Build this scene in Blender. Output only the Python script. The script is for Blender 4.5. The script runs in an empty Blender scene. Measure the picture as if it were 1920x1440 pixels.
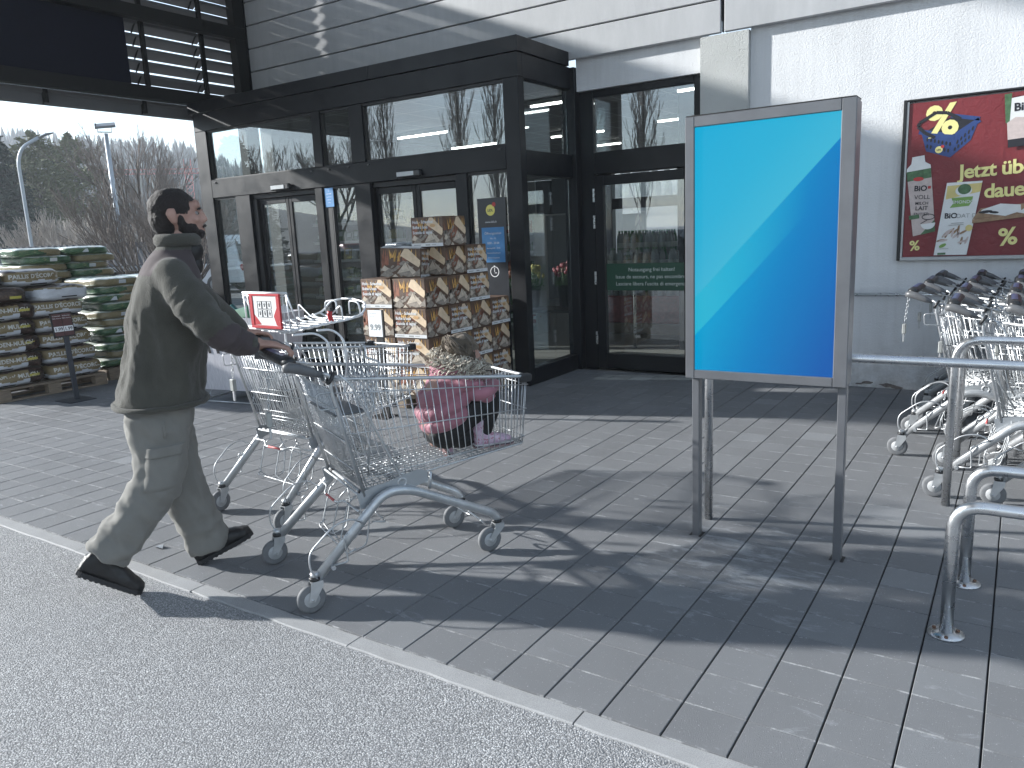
import bpy, math, random
import numpy as np
from mathutils import Vector, Matrix, noise as mnoise
R = math.radians
random.seed(7)
scene = bpy.context.scene
COL = scene.collection
# ------------------------------------------------------------------ camera
YAW, PITCH, ROLL, FPX, CAM_H = 0.585521597, 0.193192692, 0.0463199808, 1450.66, 1.55
cam_data = bpy.data.cameras.new('camera'); cam = bpy.data.objects.new('camera', cam_data); COL.objects.link(cam)
_f = Vector((-math.sin(YAW)*math.cos(PITCH), math.cos(YAW)*math.cos(PITCH), -math.sin(PITCH)))
_r = Vector((math.cos(YAW), math.sin(YAW), 0)); _d = _f.cross(_r)
_c, _s = math.cos(ROLL), math.sin(ROLL)
_r2 = _r*_c + _d*_s; _d2 = _d*_c - _r*_s
cam.matrix_world = Matrix(((_r2.x, -_d2.x, -_f.x, 0), (_r2.y, -_d2.y, -_f.y, 0), (_r2.z, -_d2.z, -_f.z, CAM_H), (0, 0, 0, 1)))
cam_data.sensor_width = 36; cam_data.lens = FPX/1920*36
cam_data.clip_start = 0.05; cam_data.clip_end = 3000
scene.camera = cam
# ------------------------------------------------------------------ sky, sun, exposure
SUN_DIR = Vector((1, 0.335, -0.40)).normalized()          # the way the light travels
SUN_EL = math.asin(-SUN_DIR.z)
world = bpy.data.worlds.new('World'); scene.world = world; world.use_nodes = True
wn = world.node_tree.nodes; wl = world.node_tree.links
sky = wn.new('ShaderNodeTexSky'); sky.sky_type = 'NISHITA'; sky.sun_disc = False
sky.sun_elevation = SUN_EL; sky.sun_rotation = math.atan2(-SUN_DIR.x, -SUN_DIR.y)
sky.air_density = 1.0; sky.dust_density = 0.0; sky.ozone_density = 0.6
wn['Background'].inputs['Strength'].default_value = 0.10
hsv = wn.new('ShaderNodeHueSaturation'); hsv.inputs['Saturation'].default_value = .85; wl.new(sky.outputs[0], hsv.inputs['Color'])
# thin bright cloud, the same all round
tcw = wn.new('ShaderNodeTexCoord'); cn = wn.new('ShaderNodeTexNoise'); cn.inputs['Scale'].default_value = 2.6; cn.inputs['Detail'].default_value = 6; cn.inputs['Roughness'].default_value = .6; cn.inputs['Distortion'].default_value = .5
mpw = wn.new('ShaderNodeMapping'); mpw.inputs['Scale'].default_value = (1, 1, 2.6); wl.new(tcw.outputs['Generated'], mpw.inputs[0]); wl.new(mpw.outputs[0], cn.inputs['Vector'])
cr_ = wn.new('ShaderNodeValToRGB'); cr_.color_ramp.elements[0].position = .46; cr_.color_ramp.elements[1].position = .72; wl.new(cn.outputs['Fac'], cr_.inputs[0])
cm = wn.new('ShaderNodeMix'); cm.data_type = 'RGBA'; wl.new(cr_.outputs[0], cm.inputs[0]); wl.new(hsv.outputs[0], cm.inputs[6]); cm.inputs[7].default_value = (4.6, 5.2, 5.6, 1)
wl.new(cm.outputs[2], wn['Background'].inputs['Color'])
sun_data = bpy.data.lights.new('sun', 'SUN'); sun = bpy.data.objects.new('sun', sun_data); COL.objects.link(sun)
sun_data.energy = 4.2; sun_data.angle = R(1.3); sun_data.color = (1.0, 0.995, 0.97)
sun.rotation_euler = SUN_DIR.to_track_quat('-Z', 'Y').to_euler(); sun.location = (-30, -10, 25)
vs = scene.view_settings
vs.view_transform = 'Standard'; vs.look = 'None'; vs.gamma = 1; vs.use_curve_mapping = False; vs.exposure = 1.55
# ------------------------------------------------------------------ helpers
class MB:
    """collects shapes, links them as one mesh object"""
    def __init__(s): s.v, s.f, s.m, s.s = [], [], [], []
    def add(s, vs, fs, mi=0, sm=False, M=None):
        o = len(s.v)
        s.v += [tuple(M @ Vector(v)) for v in vs] if M is not None else [tuple(v) for v in vs]
        for f in fs: s.f.append(tuple(i+o for i in f)); s.m.append(mi); s.s.append(sm)
        return s
    def box(s, x0, x1, y0, y1, z0, z1, mi=0, M=None):
        v = [(x, y, z) for z in (z0, z1) for y in (y0, y1) for x in (x0, x1)]
        return s.add(v, [(0,2,3,1),(4,5,7,6),(0,1,5,4),(2,6,7,3),(0,4,6,2),(1,3,7,5)], mi, False, M)
    def cbox(s, x0, x1, y0, y1, z0, z1, c=.004, mi=0, M=None):
        """box with chamfered edges"""
        P = []
        for i, (sx, x) in enumerate(((1, x0), (-1, x1))):
            for sy, y in ((1, y0), (-1, y1)):
                for sz, z in ((1, z0), (-1, z1)):
                    P += [(x, y+sy*c, z+sz*c), (x+sx*c, y, z+sz*c), (x+sx*c, y+sy*c, z)]
        n = lambda a, b, d, k: (a*4+b*2+d)*3+k
        F = []
        for a in (0, 1): F.append([n(a,0,0,0), n(a,0,1,0), n(a,1,1,0), n(a,1,0,0)][::1 if a == 0 else -1])
        for b in (0, 1): F.append([n(0,b,0,1), n(1,b,0,1), n(1,b,1,1), n(0,b,1,1)][::1 if b == 0 else -1])
        for d in (0, 1): F.append([n(0,0,d,2), n(0,1,d,2), n(1,1,d,2), n(1,0,d,2)][::1 if d == 0 else -1])
        for a in (0, 1):
            for b in (0, 1):
                q = [n(a,b,0,0), n(a,b,0,1), n(a,b,1,1), n(a,b,1,0)]; F.append(q if (a+b) % 2 == 0 else q[::-1])
        for a in (0, 1):
            for d in (0, 1):
                q = [n(a,0,d,0), n(a,1,d,0), n(a,1,d,2), n(a,0,d,2)]; F.append(q if (a+d) % 2 == 0 else q[::-1])
        for b in (0, 1):
            for d in (0, 1):
                q = [n(0,b,d,1), n(0,b,d,2), n(1,b,d,2), n(1,b,d,1)]; F.append(q if (b+d) % 2 == 0 else q[::-1])
        for a in (0, 1):
            for b in (0, 1):
                for d in (0, 1):
                    q = [n(a,b,d,0), n(a,b,d,2), n(a,b,d,1)]; F.append(q if (a+b+d) % 2 == 0 else q[::-1])
        return s.add(P, F, mi, False, M)
    def tube(s, pts, r, n=6, closed=False, cap=True, mi=0, sm=True, M=None, flat=1.0, up=None):
        """round bar along a polyline; r may be a list; flat squashes it along the second frame axis"""
        pts = [Vector(p) for p in pts]; k = len(pts)
        rad = r if isinstance(r, (list, tuple)) else [r]*k
        T = []
        for i in range(k):
            a = pts[(i-1) % k] if (closed or i > 0) else pts[i]
            b = pts[(i+1) % k] if (closed or i < k-1) else pts[i]
            d = b-a
            T.append(d.normalized() if d.length > 1e-9 else Vector((0, 0, 1)))
        u = Vector(up) if up is not None else (Vector((0, 0, 1)) if abs(T[0].z) < .9 else Vector((1, 0, 0)))
        u = (u - T[0]*u.dot(T[0])).normalized()
        V = []
        for i in range(k):
            if i: u = (u - T[i]*u.dot(T[i])); u = u.normalized() if u.length > 1e-6 else T[i].orthogonal().normalized()
            w = T[i].cross(u)
            sc = 1.0
            if 0 < i < k-1 or closed:
                a = (pts[i]-pts[(i-1) % k]); b = (pts[(i+1) % k]-pts[i])
                if a.length > 1e-9 and b.length > 1e-9:
                    sc = 1/max(.5, math.sqrt(max(0, (1+a.normalized().dot(b.normalized()))/2)))
            for j in range(n):
                t = 2*math.pi*(j+.5)/n
                V.append(pts[i] + (u*math.cos(t)*flat + w*math.sin(t))*rad[i]*(sc if sc < 1.5 else 1.5))
        F = []
        for i in range(k if closed else k-1):
            a, b = i*n, ((i+1) % k)*n
            for j in range(n): F.append((a+j, a+(j+1) % n, b+(j+1) % n, b+j))
        if cap and not closed: F.append(tuple(range(n))[::-1]); F.append(tuple(range((k-1)*n, k*n)))
        return s.add(V, F, mi, sm, M)
    def cyl(s, a, b, r, n=12, mi=0, r2=None, sm=True, M=None):
        return s.tube([a, b], [r, r if r2 is None else r2], n, mi=mi, sm=sm, M=M)
    def lathe(s, prof, n=16, mi=0, sm=True, M=None):
        V = [(r*math.cos(2*math.pi*j/n), r*math.sin(2*math.pi*j/n), z) for r, z in prof for j in range(n)]
        F = [(i*n+j, i*n+(j+1) % n, (i+1)*n+(j+1) % n, (i+1)*n+j) for i in range(len(prof)-1) for j in range(n)]
        F.append(tuple(range(n))[::-1]); F.append(tuple(range((len(prof)-1)*n, len(prof)*n)))
        return s.add(V, F, mi, sm, M)
    def prism(s, poly, h0, h1, mi=0, M=None):
        """poly in the xy plane (counter-clockwise), pulled from h0 to h1 along z"""
        k = len(poly)
        V = [(x, y, h0) for x, y in poly]+[(x, y, h1) for x, y in poly]
        F = [tuple(range(k))[::-1], tuple(range(k, 2*k))]+[(i, (i+1) % k, k+(i+1) % k, k+i) for i in range(k)]
        return s.add(V, F, mi, False, M)
    def loft(s, rings, mi=0, sm=True, cap=True, M=None):
        n = len(rings[0]); V = [p for r in rings for p in r]
        F = [(i*n+j, i*n+(j+1) % n, (i+1)*n+(j+1) % n, (i+1)*n+j) for i in range(len(rings)-1) for j in range(n)]
        if cap: F.append(tuple(range(n))[::-1]); F.append(tuple(range((len(rings)-1)*n, len(rings)*n)))
        return s.add(V, F, mi, sm, M)
    def ball(s, c, r, nu=10, nv=7, mi=0, M=None):
        rx, ry, rz = r if isinstance(r, (list, tuple)) else (r, r, r)
        rings = []
        for i in range(nv+1):
            t = -math.pi/2+math.pi*(i+.04)/(nv+.08)
            rings.append([(c[0]+rx*math.cos(t)*math.cos(2*math.pi*j/nu), c[1]+ry*math.cos(t)*math.sin(2*math.pi*j/nu), c[2]+rz*math.sin(t)) for j in range(nu)])
        return s.loft(rings, mi, True, True, M)
    def mesh(s, name, mats):
        me = bpy.data.meshes.new(name); me.from_pydata(s.v, [], s.f)
        for m in (mats if isinstance(mats, (list, tuple)) else [mats]): me.materials.append(m)
        me.polygons.foreach_set('material_index', s.m); me.polygons.foreach_set('use_smooth', s.s); me.update()
        return me
    def build(s, name, mats, parent=None, loc=None, rot=None, bevel=0, kind=None):
        return put(name, s.mesh(name, mats), parent, loc, rot, bevel, kind)
def put(name, me, parent=None, loc=None, rot=None, bevel=0, kind=None):
    o = bpy.data.objects.new(name, me); COL.objects.link(o)
    if parent is not None: o.parent = parent
    if loc is not None: o.location = loc
    if rot is not None: o.rotation_euler = rot
    if bevel:
        b = o.modifiers.new('bevel', 'BEVEL'); b.width = bevel; b.segments = 2; b.limit_method = 'ANGLE'
    if kind: o['kind'] = kind
    return o
def tag(o, label=None, cat=None, group=None, kind=None):
    if label: o['label'] = label
    if cat: o['category'] = cat
    if group: o['group'] = group
    if kind: o['kind'] = kind
    return o
def thing(name, label, cat, loc=(0, 0, 0), rz=0, group=None):
    o = bpy.data.objects.new(name, None); COL.objects.link(o); o.empty_display_size = .1
    o.location = loc; o.rotation_euler = (0, 0, rz)
    return tag(o, label, cat, group)
def dup(root, loc, rz, label=None, group=None, scale=None, skip=()):
    r = root.copy(); COL.objects.link(r); r.location = loc; r.rotation_euler = (0, 0, rz)
    if scale is not None: r.scale = scale if isinstance(scale, (tuple, list)) else (scale,)*3
    if label: r['label'] = label
    if group: r['group'] = group
    for ch in list(root.children):
        if ch.name.split('.')[0] in skip: continue
        c = ch.copy(); COL.objects.link(c); c.parent = r
        for g in list(ch.children):
            d = g.copy(); COL.objects.link(d); d.parent = c
    return r
def fillet(pts, r, k=4, closed=False):
    """rounds the corners of a polyline"""
    P = [Vector(p) for p in pts]; out = []; n = len(P)
    for i in range(n):
        if not closed and i in (0, n-1): out.append(P[i]); continue
        a, b, c = P[(i-1) % n], P[i], P[(i+1) % n]
        u, w = (a-b), (c-b); q = min(r, u.length*.49, w.length*.49)
        p0, p1 = b+u.normalized()*q, b+w.normalized()*q
        for j in range(k+1):
            t = j/k; out.append(p0*(1-t)**2 + b*2*t*(1-t) + p1*t*t)
    return out
def text_mesh(body, size, bold=0.0, align='LEFT', depth=0.0, res=3, spacing=1.0, shear=0.0, line=1.0):
    cu = bpy.data.curves.new('lettering', 'FONT'); cu.body = body; cu.size = size; cu.align_x = align
    cu.resolution_u = res; cu.offset = bold*size; cu.extrude = depth; cu.space_character = spacing; cu.shear = shear; cu.space_line = line
    o = bpy.data.objects.new('lettering', cu); COL.objects.link(o)
    me = bpy.data.meshes.new_from_object(o.evaluated_get(bpy.context.evaluated_depsgraph_get()))
    bpy.data.objects.remove(o); bpy.data.curves.remove(cu)
    return me
def lettering(body, size, mat_, parent, M, name='lettering', **kw):
    """flat letters placed with the matrix M (text runs along its x, up its y)"""
    me = text_mesh(body, size, **kw); me.materials.clear(); me.materials.append(mat_)
    o = put(name, me, parent); o.matrix_local = M
    return o
def frame_M(origin, xdir, ydir):
    x = Vector(xdir).normalized(); y = Vector(ydir).normalized(); z = x.cross(y)
    return Matrix(((x.x, y.x, z.x, origin[0]), (x.y, y.y, z.y, origin[1]), (x.z, y.z, z.z, origin[2]), (0, 0, 0, 1)))
# ------------------------------------------------------------------ materials
class N:
    """tiny node-building helper"""
    def __init__(s, name):
        s.m = bpy.data.materials.new(name); s.m.use_nodes = True
        s.n, s.l = s.m.node_tree.nodes, s.m.node_tree.links
        s.b = s.n['Principled BSDF']; s.out = s.n['Material Output']
    def node(s, t, **kw):
        x = s.n.new(t)
        for k, v in kw.items():
            if k.startswith('i_'): x.inputs[int(k[2:]) if k[2:].isdigit() else k[2:]].default_value = v
            else: setattr(x, k, v)
        return x
    def link(s, a, b): s.l.new(a, b)
    def coord(s, which='Object'): return s.node('ShaderNodeTexCoord').outputs[which]
    def pos(s): return s.node('ShaderNodeNewGeometry').outputs['Position']
    def noise(s, vec, scale, detail=4, rough=.55, dist=0):
        x = s.node('ShaderNodeTexNoise'); x.inputs['Scale'].default_value = scale; x.inputs['Detail'].default_value = detail
        x.inputs['Roughness'].default_value = rough; x.inputs['Distortion'].default_value = dist
        s.link(vec, x.inputs['Vector']); return x.outputs['Fac']
    def ramp(s, fac, stops, interp='LINEAR'):
        x = s.node('ShaderNodeValToRGB'); e = x.color_ramp.elements; x.color_ramp.interpolation = interp
        while len(e) < len(stops): e.new(.5)
        for q, (p, c) in zip(e, stops):
            q.position = p; q.color = (*c, 1) if hasattr(c, '__len__') else (c, c, c, 1)
        s.link(fac, x.inputs['Fac']); return x.outputs['Color']
    def mix(s, fac, a, b, mode='MIX'):
        x = s.node('ShaderNodeMix', data_type='RGBA', blend_type=mode)
        for k, v in ((0, fac), (6, a), (7, b)):
            if hasattr(v, 'is_linked') or hasattr(v, 'links'): s.link(v, x.inputs[k])
            else: x.inputs[k].default_value = v if k == 0 else ((*v, 1) if hasattr(v, '__len__') else (v, v, v, 1))
        return x.outputs[2]
    def math(s, op, a, b=0.0, c=None, clamp=False):
        x = s.node('ShaderNodeMath', operation=op, use_clamp=clamp)
        for k, v in ((0, a), (1, b), (2, c)):
            if v is None: continue
            if hasattr(v, 'links'): s.link(v, x.inputs[k])
            else: x.inputs[k].default_value = v
        return x.outputs[0]
    def vmath(s, op, a, b=None):
        x = s.node('ShaderNodeVectorMath', operation=op)
        for k, v in ((0, a), (1, b)):
            if v is None: continue
            if hasattr(v, 'links'): s.link(v, x.inputs[k])
            else: x.inputs[k].default_value = v
        return x.outputs[0]
    def sep(s, v): x = s.node('ShaderNodeSeparateXYZ'); s.link(v, x.inputs[0]); return x.outputs
    def bump(s, h, strength, dist):
        x = s.node('ShaderNodeBump'); x.inputs['Strength'].default_value = strength; x.inputs['Distance'].default_value = dist
        s.link(h, x.inputs['Height']); s.link(x.outputs[0], s.b.inputs['Normal']); return x
    def set(s, **kw):
        for k, v in kw.items():
            k = {'color': 'Base Color', 'rough': 'Roughness', 'metal': 'Metallic', 'spec': 'Specular IOR Level', 'emit': 'Emission Color', 'estr': 'Emission Strength',
                 'sheen': 'Sheen Weight', 'coat': 'Coat Weight'}.get(k, k)
            if hasattr(v, 'links'): s.link(v, s.b.inputs[k])
            else: s.b.inputs[k].default_value = (*v, 1) if hasattr(v, '__len__') else v
        return s
def mat(name, color, rough=.5, metal=0, spec=.5, var=.12, scale=8, bump=0, bscale=60, bdist=.002, rvar=0, **kw):
    """surface colour with soft uneven wear and optional fine relief"""
    m = N(name); m.set(rough=rough, metal=metal, spec=spec, **kw)
    c = m.coord()
    if var:
        f = m.noise(c, scale, 5, .6)
        m.set(color=m.ramp(f, [(.25, [x*(1-var) for x in color]), (.75, [min(1, x*(1+var)) for x in color])]))
    else: m.set(color=color)
    if rvar: m.set(rough=m.ramp(m.noise(c, scale*1.7, 4), [(.3, max(.02, rough-rvar)), (.7, min(1, rough+rvar))]))
    if bump: m.bump(m.noise(c, bscale, 3, .6), bump, bdist)
    return m.m
# ------------------------------------------------------------------ ground materials
def paver_material():
    m = N('paver_concrete'); p = m.pos()
    cell = m.vmath('FLOOR', m.vmath('DIVIDE', m.vmath('SUBTRACT', p, None), None))
    sub = cell.node.inputs[0].links[0].from_node; sub.inputs[1].default_value = (.2095, .2, 50)
    off = sub.inputs[0].links[0].from_node; off.inputs[1].default_value = (-.634, 2.012, -20)
    w = m.node('ShaderNodeTexWhiteNoise', noise_dimensions='3D'); m.link(cell, w.inputs['Vector'])
    base = m.ramp(w.outputs['Value'], [(0, (.172, .178, .188)), (.5, (.186, .192, .202)), (.93, (.2, .207, .218)), (1, (.245, .256, .27))])
    f1 = m.noise(p, 260, 4, .8)
    c = m.mix(m.ramp(f1, [(.3, 0), (.7, 1)]), base, (.14, .143, .15), 'MIX')
    c = m.mix(m.math('MULTIPLY', m.ramp(f1, [(.38, 1.0), (.6, 0)]), .8), base, c)
    big = m.noise(p, 1.1, 5, .65, .4)
    c = m.mix(m.ramp(big, [(.35, 0), (.7, .38)]), c, (.115, .118, .125))
    # lime bloom: streaky pale stains, strongest where the sign stands
    st = m.noise(m.vmath('MULTIPLY', p, None), 5, 6, .72, .6); st.node.inputs['Vector'].links[0].from_node.inputs[1].default_value = (1.0, 2.6, 1)
    near = m.node('ShaderNodeVectorMath', operation='DISTANCE'); m.link(p, near.inputs[0]); near.inputs[1].default_value = (-1.0, 3.35, 0)
    thr = m.math('SUBTRACT', st, m.ramp(near.outputs['Value'], [(.1, .46), (.75, .605)]))
    c = m.mix(m.math('MULTIPLY', m.math('MULTIPLY', thr, 7.0, clamp=True), .62), c, (.36, .38, .40))
    fy = m.math('FRACT', m.sep(sub.outputs[0])[1]); ey = m.math('MULTIPLY', m.math('SUBTRACT', m.math('ABSOLUTE', m.math('SUBTRACT', fy, .5)), .462), 40.0, clamp=True)
    c = m.mix(m.math('MULTIPLY', ey, m.ramp(m.noise(p, 11, 5, .75), [(.5, 0), (.62, .75)])), c, (.42, .43, .44))
    # chewing gum and droppings
    v = m.node('ShaderNodeTexVoronoi'); v.inputs['Scale'].default_value = 1.9; m.link(p, v.inputs['Vector'])
    gum = m.math('LESS_THAN', v.outputs['Distance'], .028)
    c = m.mix(m.math('MULTIPLY', gum, .55), c, (.42, .43, .44))
    fl = m.noise(p, 150, 2, .5); c = m.mix(m.ramp(fl, [(.68, 0), (.72, .7)]), c, (.45, .45, .46))
    m.set(color=c, rough=m.ramp(big, [(.3, .72), (.7, .58)]), spec=.4)
    m.bump(f1, .8, .004)
    return m.m
def asphalt_material(name='asphalt', pale=1.0):
    m = N(name); p = m.pos()
    v = m.node('ShaderNodeTexVoronoi', feature='F1'); v.inputs['Scale'].default_value = 165; v.inputs['Randomness'].default_value = 1
    wob = m.vmath('ADD', p, m.vmath('SCALE', m.node('ShaderNodeTexNoise', i_Scale=60.0).outputs['Color'])); wob.node.inputs[1].links[0].from_node.inputs['Scale'].default_value = .006
    m.link(wob, v.inputs['Vector'])
    r = m.sep(v.outputs['Color'])[0]
    chip = m.ramp(r, [(0, (.22*pale, .223*pale, .23*pale)), (.4, (.36*pale, .363*pale, .371*pale)), (.75, (.50*pale, .503*pale, .512*pale)), (.95, (.60, .605, .612)), (1, (.72, .72, .725))])
    edge = m.ramp(v.outputs['Distance'], [(.30, 1), (.72, 0)])
    c = m.mix(edge, (.16, .163, .168), chip)
    big = m.noise(p, .9, 4, .6); c = m.mix(m.ramp(big, [(.3, .0), (.75, .35)]), c, (.22, .223, .23)); c = m.mix(m.ramp(m.noise(p, 4.5, 5, .7), [(.52, 0), (.72, .3)]), c, (.16, .163, .17)); c = m.mix(m.ramp(m.noise(p, 70, 2, .5), [(.70, 0), (.74, .75)]), c, (.62, .63, .64)); c = m.mix(m.ramp(m.noise(p, 62, 2, .5), [(.26, .7), (.30, 0)]), c, (.07, .072, .077))
    v2 = m.node('ShaderNodeTexVoronoi'); v2.inputs['Scale'].default_value = 2.3; m.link(p, v2.inputs['Vector'])
    c = m.mix(m.math('MULTIPLY', m.math('LESS_THAN', v2.outputs['Distance'], .036), .6), c, (.55, .56, .57))
    m.set(color=c, rough=.8, spec=.35)
    h = m.math('ADD', m.math('MULTIPLY', m.math('SUBTRACT', 1.0, v.outputs['Distance']), .8), m.math('MULTIPLY', r, .5))
    m.bump(h, .7, .005)
    return m.m
def kerb_material():
    m = N('kerb_granite'); p = m.pos(); f = m.noise(p, 300, 3, .75); g = m.noise(p, 7, 5, .7)
    c = m.ramp(f, [(.28, (.20, .203, .208)), (.5, (.31, .313, .318)), (.72, (.43, .433, .437))])
    c = m.mix(m.ramp(g, [(.4, 0), (.75, .35)]), c, (.2, .2, .2))
    m.set(color=c, rough=.75); m.bump(f, .5, .003)
    return m.m
PAVER, ASPHALT, KERB = paver_material(), asphalt_material(), kerb_material()
JOINT = mat('joint_sand', (.018, .018, .019), .95, var=.3)
# ------------------------------------------------------------------ ground, road, kerb, paving
EARTH = mat('car_park_ground', (.10, .10, .105), .9, var=.25, scale=.6, bump=.3, bscale=30)
g = MB(); g.add([(-900, -900, -.04), (900, -900, -.04), (900, 900, -.04), (-900, 900, -.04)], [(0, 1, 2, 3)])
tag(g.build('ground', EARTH), kind='structure')
g = MB(); nx = 120
edge = [(-60+i*.6, 1.931+.004*math.sin(i*1.7)+random.uniform(-.004, .004), -.007) for i in range(nx+1)]
g.add([(-60, -60, -.007), (12, -60, -.007)]+edge[::-1], [tuple(range(nx+3))])
tag(g.build('road', ASPHALT), kind='structure')
kb = MB(); kb.box(-60, 6, 1.925, 2.012, -.035, -.012)
kerb = tag(kb.build('kerb', JOINT), kind='structure')
def kerb_stone_mesh(L, seed):
    rnd = random.Random(seed); n = 10; P = []
    for i in range(n+1):
        x = .002+(L-.004)*i/n; y0 = 1.928+rnd.uniform(-.005, .004); y1 = 2.009+rnd.uniform(-.002, .002); z = rnd.uniform(-.0012, .0012)
        P.append([(x, y0, -.03), (x, y0+.001, -.004), (x, y0+.006, z), (x, y1-.004, z), (x, y1, -.004), (x, y1, -.03)])
    b = MB(); b.loft(P, sm=False); return b.mesh('kerb_stone', KERB)
km = [kerb_stone_mesh(.998, q) for q in range(4)]
for i in range(-13, 5): put('kerb_stone', km[i % 4], kerb, (-1.106+i, 0, 0))
pv = MB(); pv.box(-10.65, 4, 2.014, 7.62, -.03, -.012)
paving = tag(pv.build('paving', JOINT), kind='structure')
def on_screen(p):
    q = Vector(p)-cam.location; z = q.dot(_f)
    return (q.dot(_r2)/z*FPX+960, q.dot(_d2)/z*FPX+720, z) if z > .1 else (-9999, 0, z)
def paver_shape(b, M, rnd):
    w, l, c = .2095-.0055, .2-.0022, .002
    x0, x1, y0, y1 = -w/2, w/2, -l/2, l/2
    t = [rnd.uniform(-.0008, .0008) for _ in range(4)]
    V = [(x0, y0, -.02), (x1, y0, -.02), (x1, y1, -.02), (x0, y1, -.02), (x0, y0, -.003), (x1, y0, -.003), (x1, y1, -.003), (x0, y1, -.003),
         (x0+c, y0+c*.5, t[0]), (x1-c, y0+c*.5, t[1]), (x1-c, y1-c*.5, t[2]), (x0+c, y1-c*.5, t[3])]
    F = [(8, 9, 10, 11)]+[(i, (i+1) % 4, 4+(i+1) % 4, 4+i) for i in range(4)]+[(4+i, 4+(i+1) % 4, 8+(i+1) % 4, 8+i) for i in range(4)]
    b.add(V, F, 0, False, M)
rnd = random.Random(3); pm = []
for q in range(8):
    b = MB(); paver_shape(b, None, rnd); pm.append(b.mesh('paver', PAVER))
cells = []
for i in range(-48, 22):
    for j in range(28):
        x, y = -.634+(i+.5)*.2095, 2.012+(j+.5)*.2003
        if -9.05 < x < -4.15 and y > 6.6: continue
        if x > 3.9 or x < -10.6: continue
        sx, sy, sz = on_screen((x, y, 0)); vis = -60 < sx < 1980 and -60 < sy < 1520
        cells.append((sz if vis else 1e6, x, y+rnd.uniform(-.0008, .0008)))
cells.sort()
for k, (d, x, y) in enumerate(cells[:300]): put('paver', pm[k % 8], paving, (x, y, 0))
b = MB()
for d, x, y in cells[300:]: paver_shape(b, Matrix.Translation((x, y, 0)), rnd)
tag(b.build('paver', PAVER, paving), kind='stuff')
# ------------------------------------------------------------------ building materials
ANTH = mat('anthracite_aluminium', (.008, .009, .0115), .42, spec=.28, var=.18, scale=3, rvar=.08, bump=.03, bscale=200)
BLACK = mat('black_gasket', (.006, .006, .007), .5, var=0)
def plaster():
    m = N('white_render'); c = m.pos(); f = m.noise(c, 75, 4, .62, .3); g = m.noise(c, 1.3, 4)
    st = m.noise(m.vmath('MULTIPLY', c, None), 1.6, 6, .7); st.node.inputs['Vector'].links[0].from_node.inputs[1].default_value = (7, 7, .45)
    zz = m.sep(c)[2]; lowd = m.math('MULTIPLY', m.ramp(zz, [(0, 1), (.5, 0)]), m.ramp(m.noise(c, 9, 5, .7), [(.35, 0), (.7, .8)]))
    wc = m.mix(m.ramp(st, [(.45, 0), (.75, .28)]), m.ramp(g, [(.3, (.60, .61, .625)), (.7, (.68, .69, .705))]), (.42, .42, .42)); wc = m.mix(lowd, wc, (.30, .29, .28))
    m.set(color=wc, rough=.9, spec=.2); m.bump(f, .5, .009); return m.m
def plaster_grey():
    m = N('grey_render'); c = m.pos(); f = m.noise(c, 80, 4, .62, .3)
    m.set(color=m.ramp(m.noise(c, 2, 4), [(.3, (.42, .43, .42)), (.7, (.5, .51, .50))]), rough=.9, spec=.2); m.bump(f, .85, .012); return m.m
def cladding_mat():
    m = N('pale_metal_cladding'); p = m.pos()
    st = m.noise(m.vmath('MULTIPLY', p, None), 2.2, 5, .7); st.node.inputs['Vector'].links[0].from_node.inputs[1].default_value = (3, 1, .7)
    dirt = m.noise(p, 26, 4, .7)
    c = m.ramp(st, [(.25, (.36, .367, .378)), (.75, (.45, .457, .468))])
    c = m.mix(m.ramp(dirt, [(.66, 0), (.8, .25)]), c, (.3, .3, .3))
    m.set(color=c, rough=.42, spec=.5); m.bump(m.noise(p, .8, 2), .05, .02); return m.m
WHITE_W, GREY_W, CLAD = plaster(), plaster_grey(), cladding_mat()
def glass_material(name, tint=(.86, .9, .9), dirt=.012):
    m = N(name); nt = m.m.node_tree; nt.nodes.remove(m.b)
    geo = m.node('ShaderNodeNewGeometry'); d = m.node('ShaderNodeVectorMath', operation='DOT_PRODUCT')
    m.link(geo.outputs['Normal'], d.inputs[0]); m.link(geo.outputs['Incoming'], d.inputs[1])
    k = m.math('POWER', m.math('SUBTRACT', 1.0, m.math('ABSOLUTE', d.outputs['Value'])), 4.2)
    fr = m.math('ADD', m.math('MULTIPLY', k, .85), .125, clamp=True)
    t = m.node('ShaderNodeBsdfTransparent'); t.inputs[0].default_value = (*tint, 1)
    gl = m.node('ShaderNodeBsdfGlossy'); gl.inputs['Roughness'].default_value = 0.0; gl.inputs[0].default_value = (.95, .97, 1, 1)
    mx = m.node('ShaderNodeMixShader'); m.link(fr, mx.inputs[0]); m.link(t.outputs[0], mx.inputs[1]); m.link(gl.outputs[0], mx.inputs[2])
    df = m.node('ShaderNodeBsdfDiffuse'); df.inputs[0].default_value = (.6, .62, .62, 1)
    mx2 = m.node('ShaderNodeMixShader'); mx2.inputs[0].default_value = dirt
    m.link(mx.outputs[0], mx2.inputs[1]); m.link(df.outputs[0], mx2.inputs[2]); m.link(mx2.outputs[0], m.out.inputs[0])
    return m.m
GLASS = glass_material('window_glass')
STEEL = mat('brushed_stainless', (.62, .63, .645), .3, 1.0, var=.08, scale=20, rvar=.08, bump=.05, bscale=300)
def zinc():
    m = N('zinc_plated_steel'); c = m.coord()
    m.set(color=m.ramp(m.noise(c, 14, 4), [(.3, (.42, .435, .45)), (.7, (.56, .575, .59))]), metal=.7, rough=m.ramp(m.noise(c, 30, 3), [(.3, .34), (.7, .5)])); return m.m
ZINC = zinc()
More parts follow.
